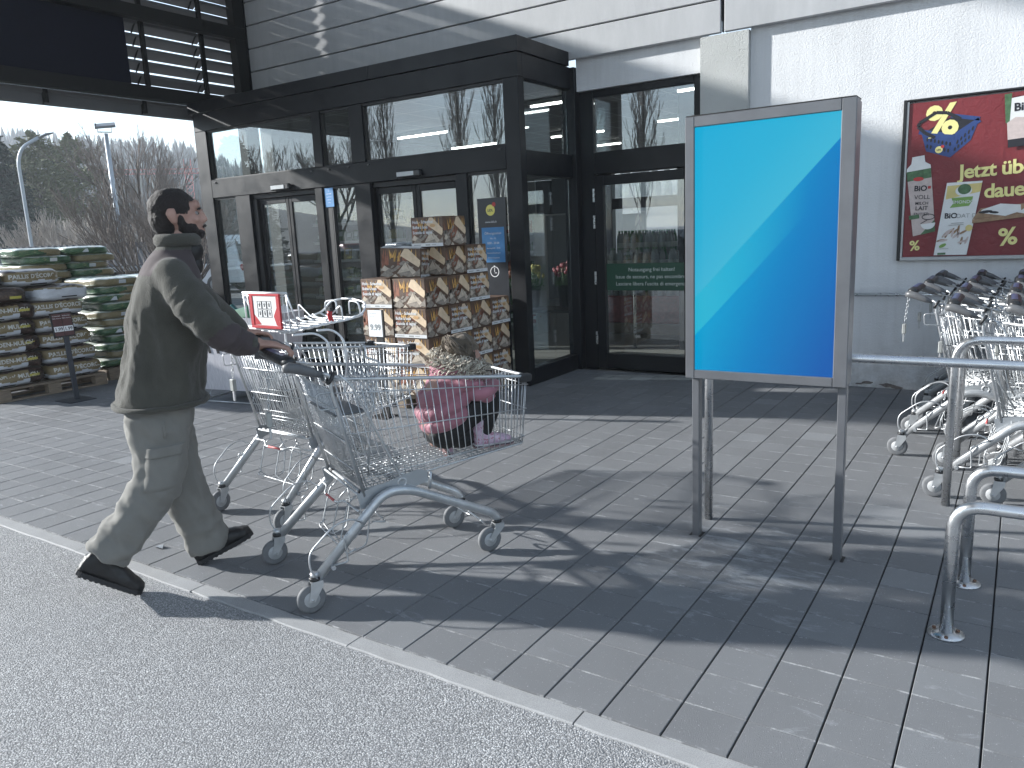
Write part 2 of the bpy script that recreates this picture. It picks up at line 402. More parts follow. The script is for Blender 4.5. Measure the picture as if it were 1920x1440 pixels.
# ------------------------------------------------------------------ store building
store = thing('store_building', 'white rendered supermarket with pale metal cladding above the entrance', 'building', (0, 7.63, 0))
S = lambda b, name, m_, **k: b.build(name, m_, store, **k)
def wbox(*a, **k):                       # world coordinates -> store coordinates
    b = MB(); x0, x1, y0, y1, z0, z1 = a; b.box(x0, x1, y0-7.63, y1-7.63, z0, z1, **k); return b
S(wbox(-2.24, 9, 7.63, 7.85, 0, 3.42), 'facade_wall', WHITE_W)
S(wbox(-4.07, -2.702, 7.63, 7.82, 2.975, 3.42), 'lintel', WHITE_W)
S(wbox(-2.70, -2.242, 7.565, 7.85, 0, 3.275), 'pillar', GREY_W)
b = wbox(-9.05, 9, 7.60, 7.628, 3.40, 7.0); S(b, 'backing_wall', BLACK)
# peeled spots low on the wall
b = MB()
for x, z, w in ((-1.13, .045, .07), (-.96, .03, .08), (-.88, .012, .06), (-.62, .04, .07), (-.52, .02, .05), (-1.2, .03, .035)):
    n = 11; P = [(x+w*math.cos(2*math.pi*i/n)*random.uniform(.55, 1), z+w*.28*math.sin(2*math.pi*i/n)*random.uniform(.6, 1)) for i in range(n)]
    P = [(px, max(.001, pz)) for px, pz in P]
    b.add([(px, -.003, pz) for px, pz in P], [tuple(range(n))])
S(b, 'peeled_patch', mat('bare_mortar', (.16, .14, .13), .95, var=.4, scale=40), kind='stuff')
def clad_panel(x0, x1, z0, z1):
    b = MB(); b.cbox(x0, x1, 7.55-7.63, 7.598-7.63, z0, z1, .006); return S(b, 'cladding_panel', CLAD)
for k in range(12):
    z0 = 3.287+k*.2965; z1 = z0+.2965-.013
    clad_panel(-9.08, -2.50, z0, z1); clad_panel(-2.465, 3.6, z0, z1); clad_panel(3.63, 9, z0, z1)
b = MB(); b.box(-2.488, -2.477, -.07, -.035, 3.29, 6.9); S(b, 'joint_strip', ANTH)
b = MB(); b.box(-9.11, -9.083, -.085, -.02, 3.287, 6.9); S(b, 'corner_trim', ANTH)
S(wbox(-9.9, -2.2, -12.0, 7.54, 7.0, 7.25), 'canopy_roof', mat('canopy_soffit', (.045, .046, .049), .7, var=.1))
# the shop inside
TILE = N('floor_tiles'); _p = TILE.pos(); _b = TILE.node('ShaderNodeTexBrick', offset=0.0)
_b.inputs['Scale'].default_value = 1; _b.inputs['Brick Width'].default_value = .6; _b.inputs['Row Height'].default_value = .6; _b.inputs['Mortar Size'].default_value = .006
_b.inputs['Color1'].default_value = (.26, .255, .24, 1); _b.inputs['Color2'].default_value = (.24, .235, .22, 1); _b.inputs['Mortar'].default_value = (.2, .19, .18, 1)
TILE.link(_p, _b.inputs['Vector']); TILE.set(color=_b.outputs['Color'], rough=.3); TILE = TILE.m
CEIL = N('ceiling_tiles'); _p = CEIL.pos(); _b = CEIL.node('ShaderNodeTexBrick', offset=0.0)
_b.inputs['Scale'].default_value = 1; _b.inputs['Brick Width'].default_value = .625; _b.inputs['Row Height'].default_value = .625; _b.inputs['Mortar Size'].default_value = .008
_b.inputs['Color1'].default_value = (.22, .22, .21, 1); _b.inputs['Color2'].default_value = (.2, .2, .195, 1); _b.inputs['Mortar'].default_value = (.5, .5, .49, 1)
CEIL.link(_p, _b.inputs['Vector']); CEIL.set(color=_b.outputs['Color'], rough=.8); CEIL = CEIL.m
INW = mat('shop_wall', (.12, .12, .118), .8, var=.1, scale=1)
S(wbox(-9.0, -4.13, 6.66, 7.86, -.02, .006), 'vestibule_floor', TILE)
S(wbox(-9.0, 9, 7.86, 18, -.02, .006), 'shop_floor', TILE)
S(wbox(-9.02, -4.24, 6.67, 7.86, 3.13, 3.2), 'vestibule_ceiling', CEIL)
S(wbox(-9.02, 9, 7.86, 18, 3.13, 3.2), 'shop_ceiling', CEIL)
S(wbox(-9.25, -9.03, 7.75, 18, 0, 3.4), 'side_wall', INW)
for x0, x1 in ((-9.0, -8.6), (-6.9, -6.75), (-4.9, -4.75), (-2.9, -2.75), (-.9, -.75), (1.2, 1.4), (5, 9)): S(wbox(x0, x1, 17.8, 18, 0, 3.13), 'rear_mullion', ANTH)
S(wbox(-9.0, 9, 17.82, 17.98, 0, .9), 'rear_wall', INW); S(wbox(-9.0, 9, 17.82, 17.98, 2.0, 2.25), 'rear_rail', ANTH)
S(wbox(-9.0, 9, 17.82, 17.98, 2.85, 3.13), 'rear_lintel', INW)
S(wbox(8.8, 9, 7.86, 17.8, 0, 3.13), 'end_wall', INW)
S(wbox(-3.55, -3.25, 9.2, 9.5, .007, 3.13), 'inner_column', BLACK)
LAMP = N('lit_tube'); LAMP.set(color=(1, 1, 1), emit=(1.0, .98, .93), estr=5.0); LAMP = LAMP.m
LBODY = mat('lamp_housing', (.5, .5, .48), .5, var=0)
lamp0 = None
for gx, gy in [(-4.75, 8.6), (-7.8, 9.6), (-6.2, 11.6), (-3.0, 9.0), (-8.2, 11.5), (-4.2, 11.3), (-1.6, 10.2), (-6.8, 13.5), (-3.4, 13.5), (-8.0, 15.8), (-5, 15.8), (-2, 13.2), (.3, 11.5)]:
    if lamp0 is None:
        t = lamp0 = thing('ceiling_lamp', 'x', 'lamp', (gx, gy, 3.128), 0, 'tube lamps under the shop ceiling')
        b = MB(); b.cbox(-.5, .5, -.05, .05, -.05, 0, .006); b.build('housing', LBODY, t)
        b = MB(); b.cyl((-.48, 0, -.064), (.48, 0, -.064), .013, 8); b.build('tube', LAMP, t)
    else: t = dup(lamp0, (gx, gy, 3.128), 0)
    t['label'] = 'white tube lamp glowing on the shop ceiling'
# ------------------------------------------------------------------ glazed entrance box
vest = thing('entrance_vestibule', 'black framed glass entrance box with sliding doors and a flat dark cornice', 'entrance', (-4.12, 6.55, 0))
V0 = Vector((-4.12, 6.55, 0))
def V(name, m_, boxes, c=.004, parent=None, **k):
    b = MB()
    for x0, x1, y0, y1, z0, z1 in boxes:
        (b.cbox if c else b.box)(x0-V0.x, x1-V0.x, y0-V0.y, y1-V0.y, z0, z1, *( [c] if c else []))
    return b.build(name, m_, parent or vest, **k)
V('cornice', ANTH, [(-9.16, -6.0, 6.535, 7.545, 3.225, 3.365), (-5.997, -4.105, 6.535, 7.545, 3.225, 3.365)])
V('header_panel', ANTH, [(-9.10, -4.122, 6.555, 6.64, 3.002, 3.222), (-4.215, -4.125, 6.642, 7.62, 3.0, 3.222)])
V('corner_post', ANTH, [(-4.292, -4.122, 6.552, 6.66, .002, 3.0)])
V('end_post', ANTH, [(-9.10, -8.865, 6.552, 6.66, .002, 3.0)])
for x0, x1, z0, z1 in ((-6.945, -6.81, 2.39, 3.0), (-6.35, -6.15, 2.39, 3.0), (-8.425, -8.15, .0, 2.16), (-6.985, -6.865, 0, 2.16), (-6.345, -6.11, 0, 2.16), (-4.93, -4.785, 0, 2.16)):
    V('post', ANTH, [(x0, x1, 6.554, 6.655, max(z0, .002), z1)])
V('side_jamb', BLACK, [(-6.863, -6.745, 6.575, 6.655, .002, 2.16)])
V('transom', ANTH, [(-8.862, -4.295, 6.551, 6.66, 2.163, 2.387)])
V('side_transom', ANTH, [(-4.225, -4.124, 6.662, 7.62, 2.10, 2.335)])
V('rear_post', ANTH, [(-4.23, -4.075, 7.59, 7.70, .002, 3.22)])
V('side_sill', ANTH, [(-4.235, -4.122, 6.662, 7.588, .002, .17)])
for _q in [(-8.862, -8.43, 6.552, 6.655, .002, .17), (-6.74, -6.35, 6.554, 6.655, .002, .09), (-4.78, -4.295, 6.554, 6.655, .002, .09)]: V('sill', ANTH, [_q])
def vpane(x0, x1, z0, z1, y=6.60, name='pane', par=None):
    b = MB(); b.box(x0-V0.x, x1-V0.x, y-V0.y, y+.008-V0.y, z0, z1); o = b.build(name, GLASS, par or vest)
    return o
def gasket(x0, x1, z0, z1, y=6.575):
    w = .016; V('gasket', BLACK, [(x0, x0+w, y, y+.03, z0, z1), (x1-w, x1, y, y+.03, z0, z1), (x0+w, x1-w, y, y+.03, z0, z0+w), (x0+w, x1-w, y, y+.03, z1-w*1.7, z1)], 0)
for x0, x1, z0, z1 in ((-8.863, -6.947, 2.388, 3.0), (-6.808, -6.352, 2.388, 3.0), (-6.148, -4.294, 2.388, 3.0), (-8.863, -8.427, .17, 2.162), (-6.743, -6.347, .09, 2.162), (-4.783, -4.294, .09, 2.162)):
    vpane(x0+.01, x1-.01, z0+.01, z1-.01); gasket(x0, x1, z0, z1)
for z0, z1 in ((2.336, 2.999), (.171, 2.099)):
    b = MB(); b.box(-.06, -.052, .115, 1.03, z0, z1); b.build('side_pane', GLASS, vest)
for cx, w in ((-7.53, .535), (-5.52, .585)):
    for sgn in (-1, 1):
        x0, x1 = (cx-w, cx-.003) if sgn < 0 else (cx+.003, cx+w)
        d = V('sliding_door', ANTH, [(x0, x0+.05, 6.63, 6.665, .01, 2.1), (x1-.05, x1, 6.63, 6.665, .01, 2.1), (x0+.051, x1-.051, 6.63, 6.665, .01, .11), (x0+.051, x1-.051, 6.63, 6.665, 2.03, 2.1)])
        vpane(x0+.045, x1-.045, .1, 2.04, 6.645, 'door_glass', d)
    V('door_track', BLACK, [(cx-w-.06, cx+w+.06, 6.60, 6.70, 2.104, 2.161)])
    V('door_jamb', BLACK, [(cx-w-.075, cx-w-.004, 6.59, 6.69, .002, 2.103), (cx+w+.004, cx+w+.03, 6.59, 6.69, .002, 2.103)])
    s_ = V('door_sensor', mat('sensor_plastic', (.03, .03, .032), .35), [(cx-.15, cx+.17, 6.49, 6.55, 2.175, 2.245)], .012)
    V('sensor_face', mat('sensor_grey', (.5, .52, .53), .3), [(cx-.13, cx+.10, 6.484, 6.489, 2.188, 2.232)], 0, s_)
for x in (-8.78, -7.0, -6.72, -6.4, -6.1, -4.36):
    V('drain_cap', mat('drain_cap_plastic', (.04, .04, .042), .4), [(x-.018, x+.018, 6.538, 6.55, 2.345, 2.362)], .003)
# notices on the glass
BLUE_P = mat('blue_notice', (.06, .22, .46), .5, var=.15, scale=12)
WHITE_P = mat('white_print', (.78, .79, .8), .5, var=.03)
DARKP = mat('info_board_black', (.018, .021, .027), .35, var=.2)
YELLOW = mat('logo_yellow', (.75, .66, .16), .5, var=.03); RED_P = mat('logo_red', (.45, .04, .04), .5, var=.05)
def notice(name, x0, x1, z0, z1, y, m_, label, cat):
    b = MB(); b.cbox(0, x1-x0, 0, .004, 0, z1-z0, .001); o = b.build(name, m_, None, (x0, y, z0)); tag(o, label, cat); return o
FX = lambda x, y, z: frame_M((x, y, z), (1, 0, 0), (0, 0, 1))
st = notice('door_sticker', -6.84, -6.70, 1.935, 2.15, 6.568, BLUE_P, 'small light blue notice stuck high on the narrow glass between the two doors', 'notice')
for k, (s_, w) in enumerate((('i', .03), ('ACHTUNG', .016), ('Bitte Abstand halten', .009), ('Merci de garder', .009), ('vos distances', .009))):
    lettering(s_, w, WHITE_P, st, FX(.07, -.002, .175-k*.032), align='CENTER')
ib = notice('info_board', -4.69, -4.345, .12, 1.90, 6.585, DARKP, 'tall black info board with yellow logo and blue notice beside the corner post', 'info board')
def disc(b, cx, cz, r, y, n=24, mi=0, sz=1.0): b.add([(cx+r*math.cos(2*math.pi*i/n), y, cz+sz*r*math.sin(2*math.pi*i/n)) for i in range(n)], [tuple(range(n))], mi)
b = MB(); disc(b, .16, 1.66, .055, -.002); b.build('logo', YELLOW, ib)
b = MB(); disc(b, .205, 1.715, .022, -.003); b.build('logo_badge', RED_P, ib)
lettering('LiDL', .034, DARKP, ib, FX(.16, -.004, 1.648), align='CENTER', bold=.03)
lettering('www.lidl.ch', .03, WHITE_P, ib, FX(.16, -.003, 1.535), align='CENTER')
b = MB(); b.add([(.04, -.002, 1.14), (.315, -.002, 1.14), (.315, -.002, 1.49), (.04, -.002, 1.49)], [(0, 1, 2, 3)]); b.build('blue_sheet', BLUE_P, ib)
for k, (s_, w) in enumerate((('Öffnungszeiten', .034), ('Mo - Fr', .024), ('8.00 - 20.00', .03), ('Samstag 8.00 - 18.00', .02), ('Heures d\'ouverture', .02), ('Orari di apertura', .02))):
    lettering(s_, w, WHITE_P, ib, FX(.178, -.004, 1.42-k*.048), align='CENTER')
b = MB(); n = 28
V_, F_ = [], []
for i in range(n):
    a = 2*math.pi*i/n
    for r in (.047, .054): V_.append((.178+r*math.cos(a), -.003, 1.045+r*math.sin(a)))
for i in range(n): F_.append((2*i, 2*((i+1) % n), 2*((i+1) % n)+1, 2*i+1))
b.add(V_, F_); b.box(.175, .181, -.004, -.003, 1.045, 1.085); b.box(.178, .205, -.004, -.003, 1.03, 1.036); b.box(.17, .186, -.004, -.003, 1.1, 1.107)
b.build('clock_symbol', WHITE_P, ib)
lettering('Vorteile', .032, WHITE_P, ib, FX(.178, -.003, .76), align='CENTER')
lettering('TWINT  +', .04, WHITE_P, ib, FX(.178, -.003, .53), align='CENTER', bold=.02)
lettering('n Auszeichnungen', .032, WHITE_P, ib, FX(.178, -.003, .42), align='CENTER')
b = MB(); disc(b, .1, .33, .032, -.003); disc(b, .18, .33, .032, -.003); b.box(.26, .32, -.004, -.003, .28, .37); b.build('award_seals', mat('seal_beige', (.5, .42, .32), .5), ib)
b = MB(); b.box(.08, .15, -.004, -.003, .58, .62); b.box(.17, .23, -.004, -.003, .585, .62); b.box(.25, .31, -.004, -.003, .5, .55); b.build('payment_marks', mat('mark_tan', (.4, .27, .14), .5), ib)
# emergency exit next to it
ex = thing('emergency_exit', 'black framed glass emergency door with green notice between the entrance box and the grey pillar', 'door', (-3.36, 7.70, 0))
def E(name, m_, boxes, c=.004, parent=None):
    b = MB()
    for x0, x1, y0, y1, z0, z1 in boxes: (b.cbox if c else b.box)(x0+3.36, x1+3.36, y0, y1, z0, z1, *([c] if c else []))
    return b.build(name, m_, parent or ex)
E('frame', ANTH, [(-4.07, -3.905, -.03, .06, .002, 2.97), (-2.80, -2.705, -.03, .06, .002, 2.97), (-3.904, -2.801, -.03, .06, 2.12, 2.345), (-3.904, -2.801, -.03, .06, 2.9, 2.97)])
E('upper_pane', GLASS, [(-3.904, -2.802, .0, .008, 2.345, 2.9)], 0)
leaf = E('door_leaf', ANTH, [(-3.90, -3.80, -.04, .03, .02, 2.10), (-2.90, -2.804, -.04, .03, .02, 2.10), (-3.799, -2.901, -.04, .03, .02, .185), (-3.799, -2.901, -.04, .03, 2.0, 2.10)])
E('door_glass', GLASS, [(-3.80, -2.90, -.012, -.004, .185, 2.0)], 0, leaf)
for z in (.36, 1.02, 1.62, 1.9): E('hinge', STEEL, [(-3.918, -3.898, -.062, -.041, z-.07, z-.025), (-3.918, -3.898, -.062, -.041, z-.022, z+.022), (-3.918, -3.898, -.062, -.041, z+.025, z+.07)], .003, leaf)
GREENP = mat('green_notice', (.012, .06, .035), .45, var=.1)
band = E('notice_band', GREENP, [(-3.79, -2.91, -.016, -.013, .88, 1.17)], 0, ex)
LETTER = mat('pale_letters', (.55, .6, .57), .5, var=0)
for k, s_ in enumerate(('Notausgang frei halten!', 'Issue de secours, ne pas encombrer!', "Lasciare libera l'uscita di emergenza!")):
    lettering(s_, .056, LETTER, band, frame_M((-3.27+3.36, -.019, 1.085-k*.075), (1, 0, 0), (0, 0, 1)), align='CENTER')
# ------------------------------------------------------------------ louvre screen
DARKM = mat('dark_screen_steel', (.010, .0105, .011), .6, spec=.2, var=.15, scale=4)
SLATM = mat('grey_louvre_metal', (.10, .102, .106), .6, var=.08, scale=3)
scr = thing('louvre_screen', 'tall grey louvre screen with dark beams closing the left side of the entrance', 'screen', (-9.3, 4.4, 0))
def L(name, m_, boxes, c=.004):
    b = MB()
    for x0, x1, y0, y1, z0, z1 in boxes: b.cbox(x0, x1, y0-4.4, y1-4.4, z0, z1, c)
    return b.build(name, m_, scr)
L('lower_beam', DARKM, [(.05, .19, 3.42, 9.2, 3.36, 3.515)]); L('middle_beam', DARKM, [(.05, .19, 3.42, 9.2, 4.29, 4.44)]); L('upper_beam', DARKM, [(.05, .19, 3.42, 9.2, 5.33, 5.48)])
L('post', DARKM, [(.03, .2, 7.38, 7.6, .002, 3.358), (.052, .195, 7.381, 7.599, 3.517, 4.288), (.052, .195, 7.381, 7.599, 4.442, 5.328), (.052, .195, 7.381, 7.599, 5.482, 7.0)])
for y in (6.08, 6.93, 8.1, 4.9, 3.7): L('mullion', DARKM, [(.0, .046, y, y+.055, 3.5, 4.3), (.0, .046, y, y+.055, 4.43, 5.34)])
def slat(z, y0, y1):
    b = MB(); P = [(0, 0), (0, -.036), (-.112, -.106), (-.115, -.100), (-.006, -.032), (-.006, 0)]
    b.prism([(px, pz) for px, pz in P], y0-4.4, y1-4.4)
    b.v = [(x, zz, y+z) for x, y, zz in b.v]; b.f = [f[::-1] for f in b.f]
    return b.build('slat', SLATM, scr)
for base, n in ((4.30, 5), (5.34, 7)):
    for k in range(n):
        z = base-k*.152
        slat(z, 3.43, 6.985); slat(z, 7.0, 9.2)
slat(3.37, 3.43, 9.2)
b = MB(); P = [(-.02, 3.345), (-.06, 3.22), (-.12, 3.205), (-.14, 3.23), (-.13, 3.34)]
b.prism(P, 3.43-4.4, 9.2-4.4); b.v = [(x, zz, y) for x, y, zz in b.v]; b.f = [f[::-1] for f in b.f]; b.build('gutter', SLATM, scr)
for y in (3.6, 4.84, 6.03): 
    b = MB(); b.tube([(.0, y-4.4, 3.36), (-.07, y-4.4, 3.215)], .012, 4, sm=False); b.box(-.03, .03, y-.02-4.4, y+.02-4.4, 3.215, 3.36); b.build('bracket', DARKM, scr)
for zb in (3.62, 4.66):
    for k in range(5):
        for y in (6.04, 6.89):
            b = MB(); b.tube([(.0, y-4.4, zb+.04+k*.152), (-.09, y-4.4, zb-.06+k*.152)], .01, 4, sm=False); b.build('bracket', DARKM, scr)
NAVY = mat('navy_sign_back', (.002, .0035, .014), .6, spec=.15, var=.1)
b = MB(); b.cbox(0, .028, 3.44-4.4, 5.87-4.4, 0, 1.78, .004)
tag(b.build('sign_panel', NAVY, None, (-9.285+.012, 4.4, 3.53)), 'large plain navy blue panel fixed to the louvre screen', 'sign')
# ------------------------------------------------------------------ digital display on two legs
SIGNM = mat('grey_sign_frame', (.145, .15, .162), .36, .35, var=.12, scale=6, rvar=.08)
def screen_mat():
    m = N('lit_blue_screen'); c = m.sep(m.coord('Generated'))
    x, z = c[0], c[2]
    t = m.math('ADD', m.math('MULTIPLY', x, .6), m.math('MULTIPLY', m.math('SUBTRACT', 1.0, z), .4))
    l1 = m.math('SUBTRACT', z, m.math('ADD', m.math('MULTIPLY', x, .598), .308))           # > 0 above the long diagonal
    l2 = m.math('SUBTRACT', z, m.math('ADD', m.math('MULTIPLY', x, .612), .147))           # > 0 above the second diagonal
    top = m.ramp(l1, [(0, (.055, .52, .76)), (.25, (.028, .49, .76)), (.7, (.008, .46, .77))])
    low = m.ramp(t, [(.38, (.002, .385, .72)), (.62, (.003, .245, .62)), (.95, (.012, .125, .48))])
    band = m.mix(m.ramp(x, [(.05, 1.0), (.8, 0)]), low, (.028, .52, .74))
    col = m.mix(m.math('MULTIPLY', l2, 400.0, clamp=True), low, band)
    col = m.mix(m.math('MULTIPLY', l1, 400.0, clamp=True), col, top)
    m.set(color=(.004, .005, .007), rough=.5, emit=col, estr=.30, spec=.05)
    return m.m
dsp = thing('display_sign', 'upright digital display showing a blue diagonal pattern in a grey frame on two legs', 'display', (-.972, 3.58, 0))
b = MB()
X0, X1, Z0, Z1 = -.365, .365, .818, 2.028
for a in ((X0, X0+.043, -.035, .05, Z0, Z1), (X1-.058, X1, -.035, .05, Z0, Z1), (X0+.0435, X1-.0585, -.035, .05, Z1-.047, Z1), (X0+.0435, X1-.0585, -.035, .05, Z0, Z0+.042)): b.cbox(*a, .003)
b.build('frame', SIGNM, dsp)
b = MB(); b.cbox(X0-.001, X1-.003, .0525, .095, Z0+.004, Z1-.004, .004); b.build('rear_case', SIGNM, dsp)
b = MB(); b.box(X0+.01, X1-.012, .0502, .0524, Z0+.01, Z1-.012); b.build('shadow_gap', BLACK, dsp)
b = MB(); b.box(X0+.005, X1-.005, -.03, .085, Z1+.0005, Z1+.006); b.build('top_cover', BLACK, dsp)
b = MB(); b.add([(X0+.043, -.022, Z0+.042), (X1-.058, -.022, Z0+.042), (X1-.058, -.022, Z1-.047), (X0+.043, -.022, Z1-.047)], [(0, 1, 2, 3)]); b.build('screen', screen_mat(), dsp)
for x in (-.345, .325):
    b = MB(); b.cbox(x, x+.036, .0, .045, -.02, .816, .003); b.build('leg', SIGNM, dsp)
    b = MB(); b.box(x-.012, x-.001, -.012, .056, .001, .0022); b.box(x+.037, x+.05, -.012, .056, .001, .0022); b.box(x-.001, x+.037, .046, .056, .001, .0022); b.build('leg_socket', BLACK, dsp, kind='stuff')
# ------------------------------------------------------------------ stainless rails
def rail(name, pts, r, label, cat='railing', flanges=(), group=None):
    o = pts[0]; t = thing(name, label, cat, (o[0], o[1], 0), 0, group)
    P = [Vector(p)-Vector((o[0], o[1], 0)) for p in pts]
    b = MB(); b.tube(P, r, 16); b.build('tube', STEEL, t)
    for (x, y) in flanges:
        b = MB(); b.lathe([(.062, 0.001), (.062, .006), (.03, .009), (r+.002, .012)], 24, M=Matrix.Translation((x-o[0], y-o[1], 0))); b.build('floor_flange', STEEL, t)
        for a in (.6, 2.7, 4.8):
            b = MB(); b.cyl((x-o[0]+.046*math.cos(a), y-o[1]+.046*math.sin(a), .006), (x-o[0]+.046*math.cos(a), y-o[1]+.046*math.sin(a), .013), .0075, 6, sm=False); b.build('bolt', RUST, t)
    return t
RUST = mat('rusty_bolt', (.16, .09, .06), .6, .4, var=.4, scale=90)
hoop = lambda x, y, z, L: fillet([(x, y, 0), (x, y, z), (x+L, y, z), (x+L, y, 0)], .10, 7)
rail('hoop_barrier', hoop(-.148, 3.085, .512, 1.3), .0235, 'low stainless steel hoop barrier nearest the camera with a rusty bolted floor flange', 'barrier', [(-.148, 3.085)], 'low hoop barriers')
rail('hoop_barrier', hoop(-.118, 3.58, .512, 1.3), .0235, 'low stainless steel hoop barrier just behind the front one', 'barrier', [(-.118, 3.58)], 'low hoop barriers')
rail('cart_bay_rail', fillet([(-.262, 4.57, 0), (-.262, 4.57, .905), (1.8, 4.57, .905), (1.8, 4.57, 0)], .13, 8), .021, 'tall stainless hoop rail beside the nested trolleys, bending over to the right')
rail('cart_bay_rail', fillet([(-.262, 5.27, 0), (-.262, 5.27, .80), (1.8, 5.27, .80)], .1, 8), .021, 'stainless post standing between the wheels of the nested trolleys')
rail('cross_rail', fillet([(-1.318, 3.83, 0), (-1.318, 3.83, .905), (1.8, 3.83, .905)], .05, 6), .0215, 'long horizontal stainless rail running from the post behind the display to the right')
b_ = rail('wall_rail', [(-1.75, 7.55, .86), (3, 7.55, .86)], .016, 'thin horizontal stainless rail along the white wall')
for x in (-1.6, -.2, 1.2):
    b = MB(); b.tube([(x+1.75, 0, .86), (x+1.75, .078, .86)], .007, 6); b.build('bracket', STEEL, b_)
# ------------------------------------------------------------------ wall poster
PX0, PX1, PZ0, PZ1 = -.905, 1.9, 1.165, 2.478
pst = thing('wall_poster', 'large dark red framed wall poster with a blue shopping basket and big yellow lettering', 'poster', (PX0, 7.63, PZ0))
def P2(x, z): return (x-PX0, z-PZ0)
W_, H_ = PX1-PX0, PZ1-PZ0
RED = N('poster_red'); _c2 = RED.coord(); RED.set(color=RED.ramp(RED.noise(_c2, 5, 5), [(.3, (.155, .018, .024)), (.7, (.185, .024, .03))]), rough=.42)
_wr = RED.noise(_c2, 16, 3, .5, 1.2); RED.bump(_wr, .35, .012); RED = RED.m
b = MB(); b.box(.02, W_-.02, -.045, -.005, .02, H_-.02); b.build('print_sheet', RED, pst)
FRM = mat('poster_frame_black', (.012, .012, .013), .4, var=.1); FRL = mat('poster_frame_edge', (.4, .41, .42), .4, .5)
b = MB(); b.cbox(-.025, .0, -.06, -.002, -.012, H_+.012, .003); b.build('frame_left', FRM, pst)
b = MB(); b.cbox(.0005, W_, -.058, -.002, H_-.004, H_+.012, .003); b.build('frame_top', FRM, pst)
b = MB(); b.cbox(.0005, W_, -.056, -.002, -.012, .018, .003); b.build('frame_bottom', FRL, pst)
b = MB(); b.cbox(.001, .018, -.055, -.003, .0185, H_-.005, .002); b.build('frame_edge', FRL, pst)
YEL = mat('poster_yellow', (.74, .68, .28), .45, var=.05); PWHITE = mat('poster_white', (.66, .67, .67), .45, var=.05, scale=20)
PBLUE = mat('poster_blue', (.022, .05, .17), .4, var=.15, scale=14); PDARK = mat('poster_dark', (.014, .014, .02), .45, var=.1)
PGREEN = mat('poster_green', (.06, .13, .06), .45, var=.5, scale=30); PPINK = mat('poster_beige', (.50, .42, .40), .45, var=.12, scale=30); PTAN = mat('poster_wood', (.27, .17, .10), .45, var=.3, scale=22)
PLEAF = mat('poster_leaf', (.18, .33, .08), .45, var=.1); PGREY = mat('poster_grey_lines', (.3, .31, .31), .45, var=.1); PSHEN = mat('poster_pale_gold', (.6, .5, .2), .5)
layer = [0]
def art(name, m_, polys, dy=None):
    """flat printed shapes; poly points in metres on the poster (x right, z up from its lower left corner)"""
    layer[0] += 1; y = -.0462-layer[0]*.0004
    b = MB()
    for p in polys: b.add([(x, y, z) for x, z in p], [tuple(range(len(p)))])
    return b.build(name, m_, pst, kind='stuff' if len(polys) > 1 else None)
def ell(cx, cz, rx, rz, n=20, rot=0, a0=0, a1=2*math.pi):
    out = []
    for i in range(n):
        a = a0+(a1-a0)*i/(n if a1-a0 > 6.2 else n-1); x, z = rx*math.cos(a), rz*math.sin(a)
        out.append((cx+x*math.cos(rot)-z*math.sin(rot), cz+x*math.sin(rot)+z*math.cos(rot)))
    return out
def ring(cx, cz, rx, rz, w, n=28, rot=0):
    o, i = ell(cx, cz, rx, rz, n, rot), ell(cx, cz, rx-w, rz-w, n, rot)
    return [(o[k], o[(k+1) % n], i[(k+1) % n], i[k]) for k in range(n)]
def strip(pts, w):
    q = []
    for (x0, z0), (x1, z1) in zip(pts, pts[1:]):
        L_ = math.hypot(x1-x0, z1-z0) or 1; nx_, nz_ = -(z1-z0)/L_*w/2, (x1-x0)/L_*w/2
        q.append(((x0-nx_, z0-nz_), (x1-nx_, z1-nz_), (x1+nx_, z1+nz_), (x0+nx_, z0+nz_)))
    return q
def ptext(s_, size, m_, x, z, rot=0, **kw):
    layer[0] += 1; y = -.0462-layer[0]*.0004
    return lettering(s_, size, m_, pst, frame_M((x, y, z), (math.cos(rot), 0, math.sin(rot)), (-math.sin(rot), 0, math.cos(rot))), **kw)
# everything on the left is measured from the poster's left edge
bx, bz = .03, .855                               # shopping basket
art('basket_inside', PDARK, [[(bx+.10, bz+.19), (bx+.32, bz+.13), (bx+.49, bz+.25), (bx+.30, bz+.30)]])
art('basket_body', PBLUE, [[(bx+.085, bz+.20), (bx+.33, bz+.135), (bx+.31, bz-.025), (bx+.13, bz+.04)], [(bx+.33, bz+.135), (bx+.50, bz+.25), (bx+.45, bz+.10), (bx+.31, bz-.025)]])
art('basket_rim', PBLUE, strip([(bx+.07, bz+.205), (bx+.33, bz+.14), (bx+.505, bz+.255)], .04)+strip([(bx+.30, bz+.31), (bx+.505, bz+.262)], .03))
ptext('%', .34, YEL, bx+.13, bz+.155, .07, bold=.03)
art('basket_front_rim', PBLUE, [[(bx+.12, bz+.19), (bx+.33, bz+.155), (bx+.33, bz+.12), (bx+.12, bz+.155)]])
holes = []
for k in range(7): holes.append(ell(bx+.135+k*.028, bz+.135-k*.0085, .0075, .017, 8))
for k in (0, 1, 5, 6): holes.append(ell(bx+.137+k*.026, bz+.08-k*.008, .0075, .017, 8))
for k in range(5): holes.append(ell(bx+.355+k*.026, bz+.095+k*.024, .006, .019, 8, -.2)); holes.append(ell(bx+.34+k*.024, bz+.04+k*.021, .006, .017, 8, -.2))
art('basket_hole', PDARK, holes)
art('basket_handle', PDARK, strip([(bx+.19, bz+.145), (bx+.115, bz+.19), (bx+.06, bz+.245), (bx+.07, bz+.275), (bx+.19, bz+.345), (bx+.27, bz+.335), (bx+.37, bz+.275)], .026))
art('round_logo', YEL, [ell(bx+.225, bz+.045, .028, .028)]); art('badge', RED_P, [ell(bx+.25, bz+.068, .013, .013)])
ptext('LiDL', .017, PDARK, bx+.225, bz+.039, 0, align='CENTER', bold=.03)
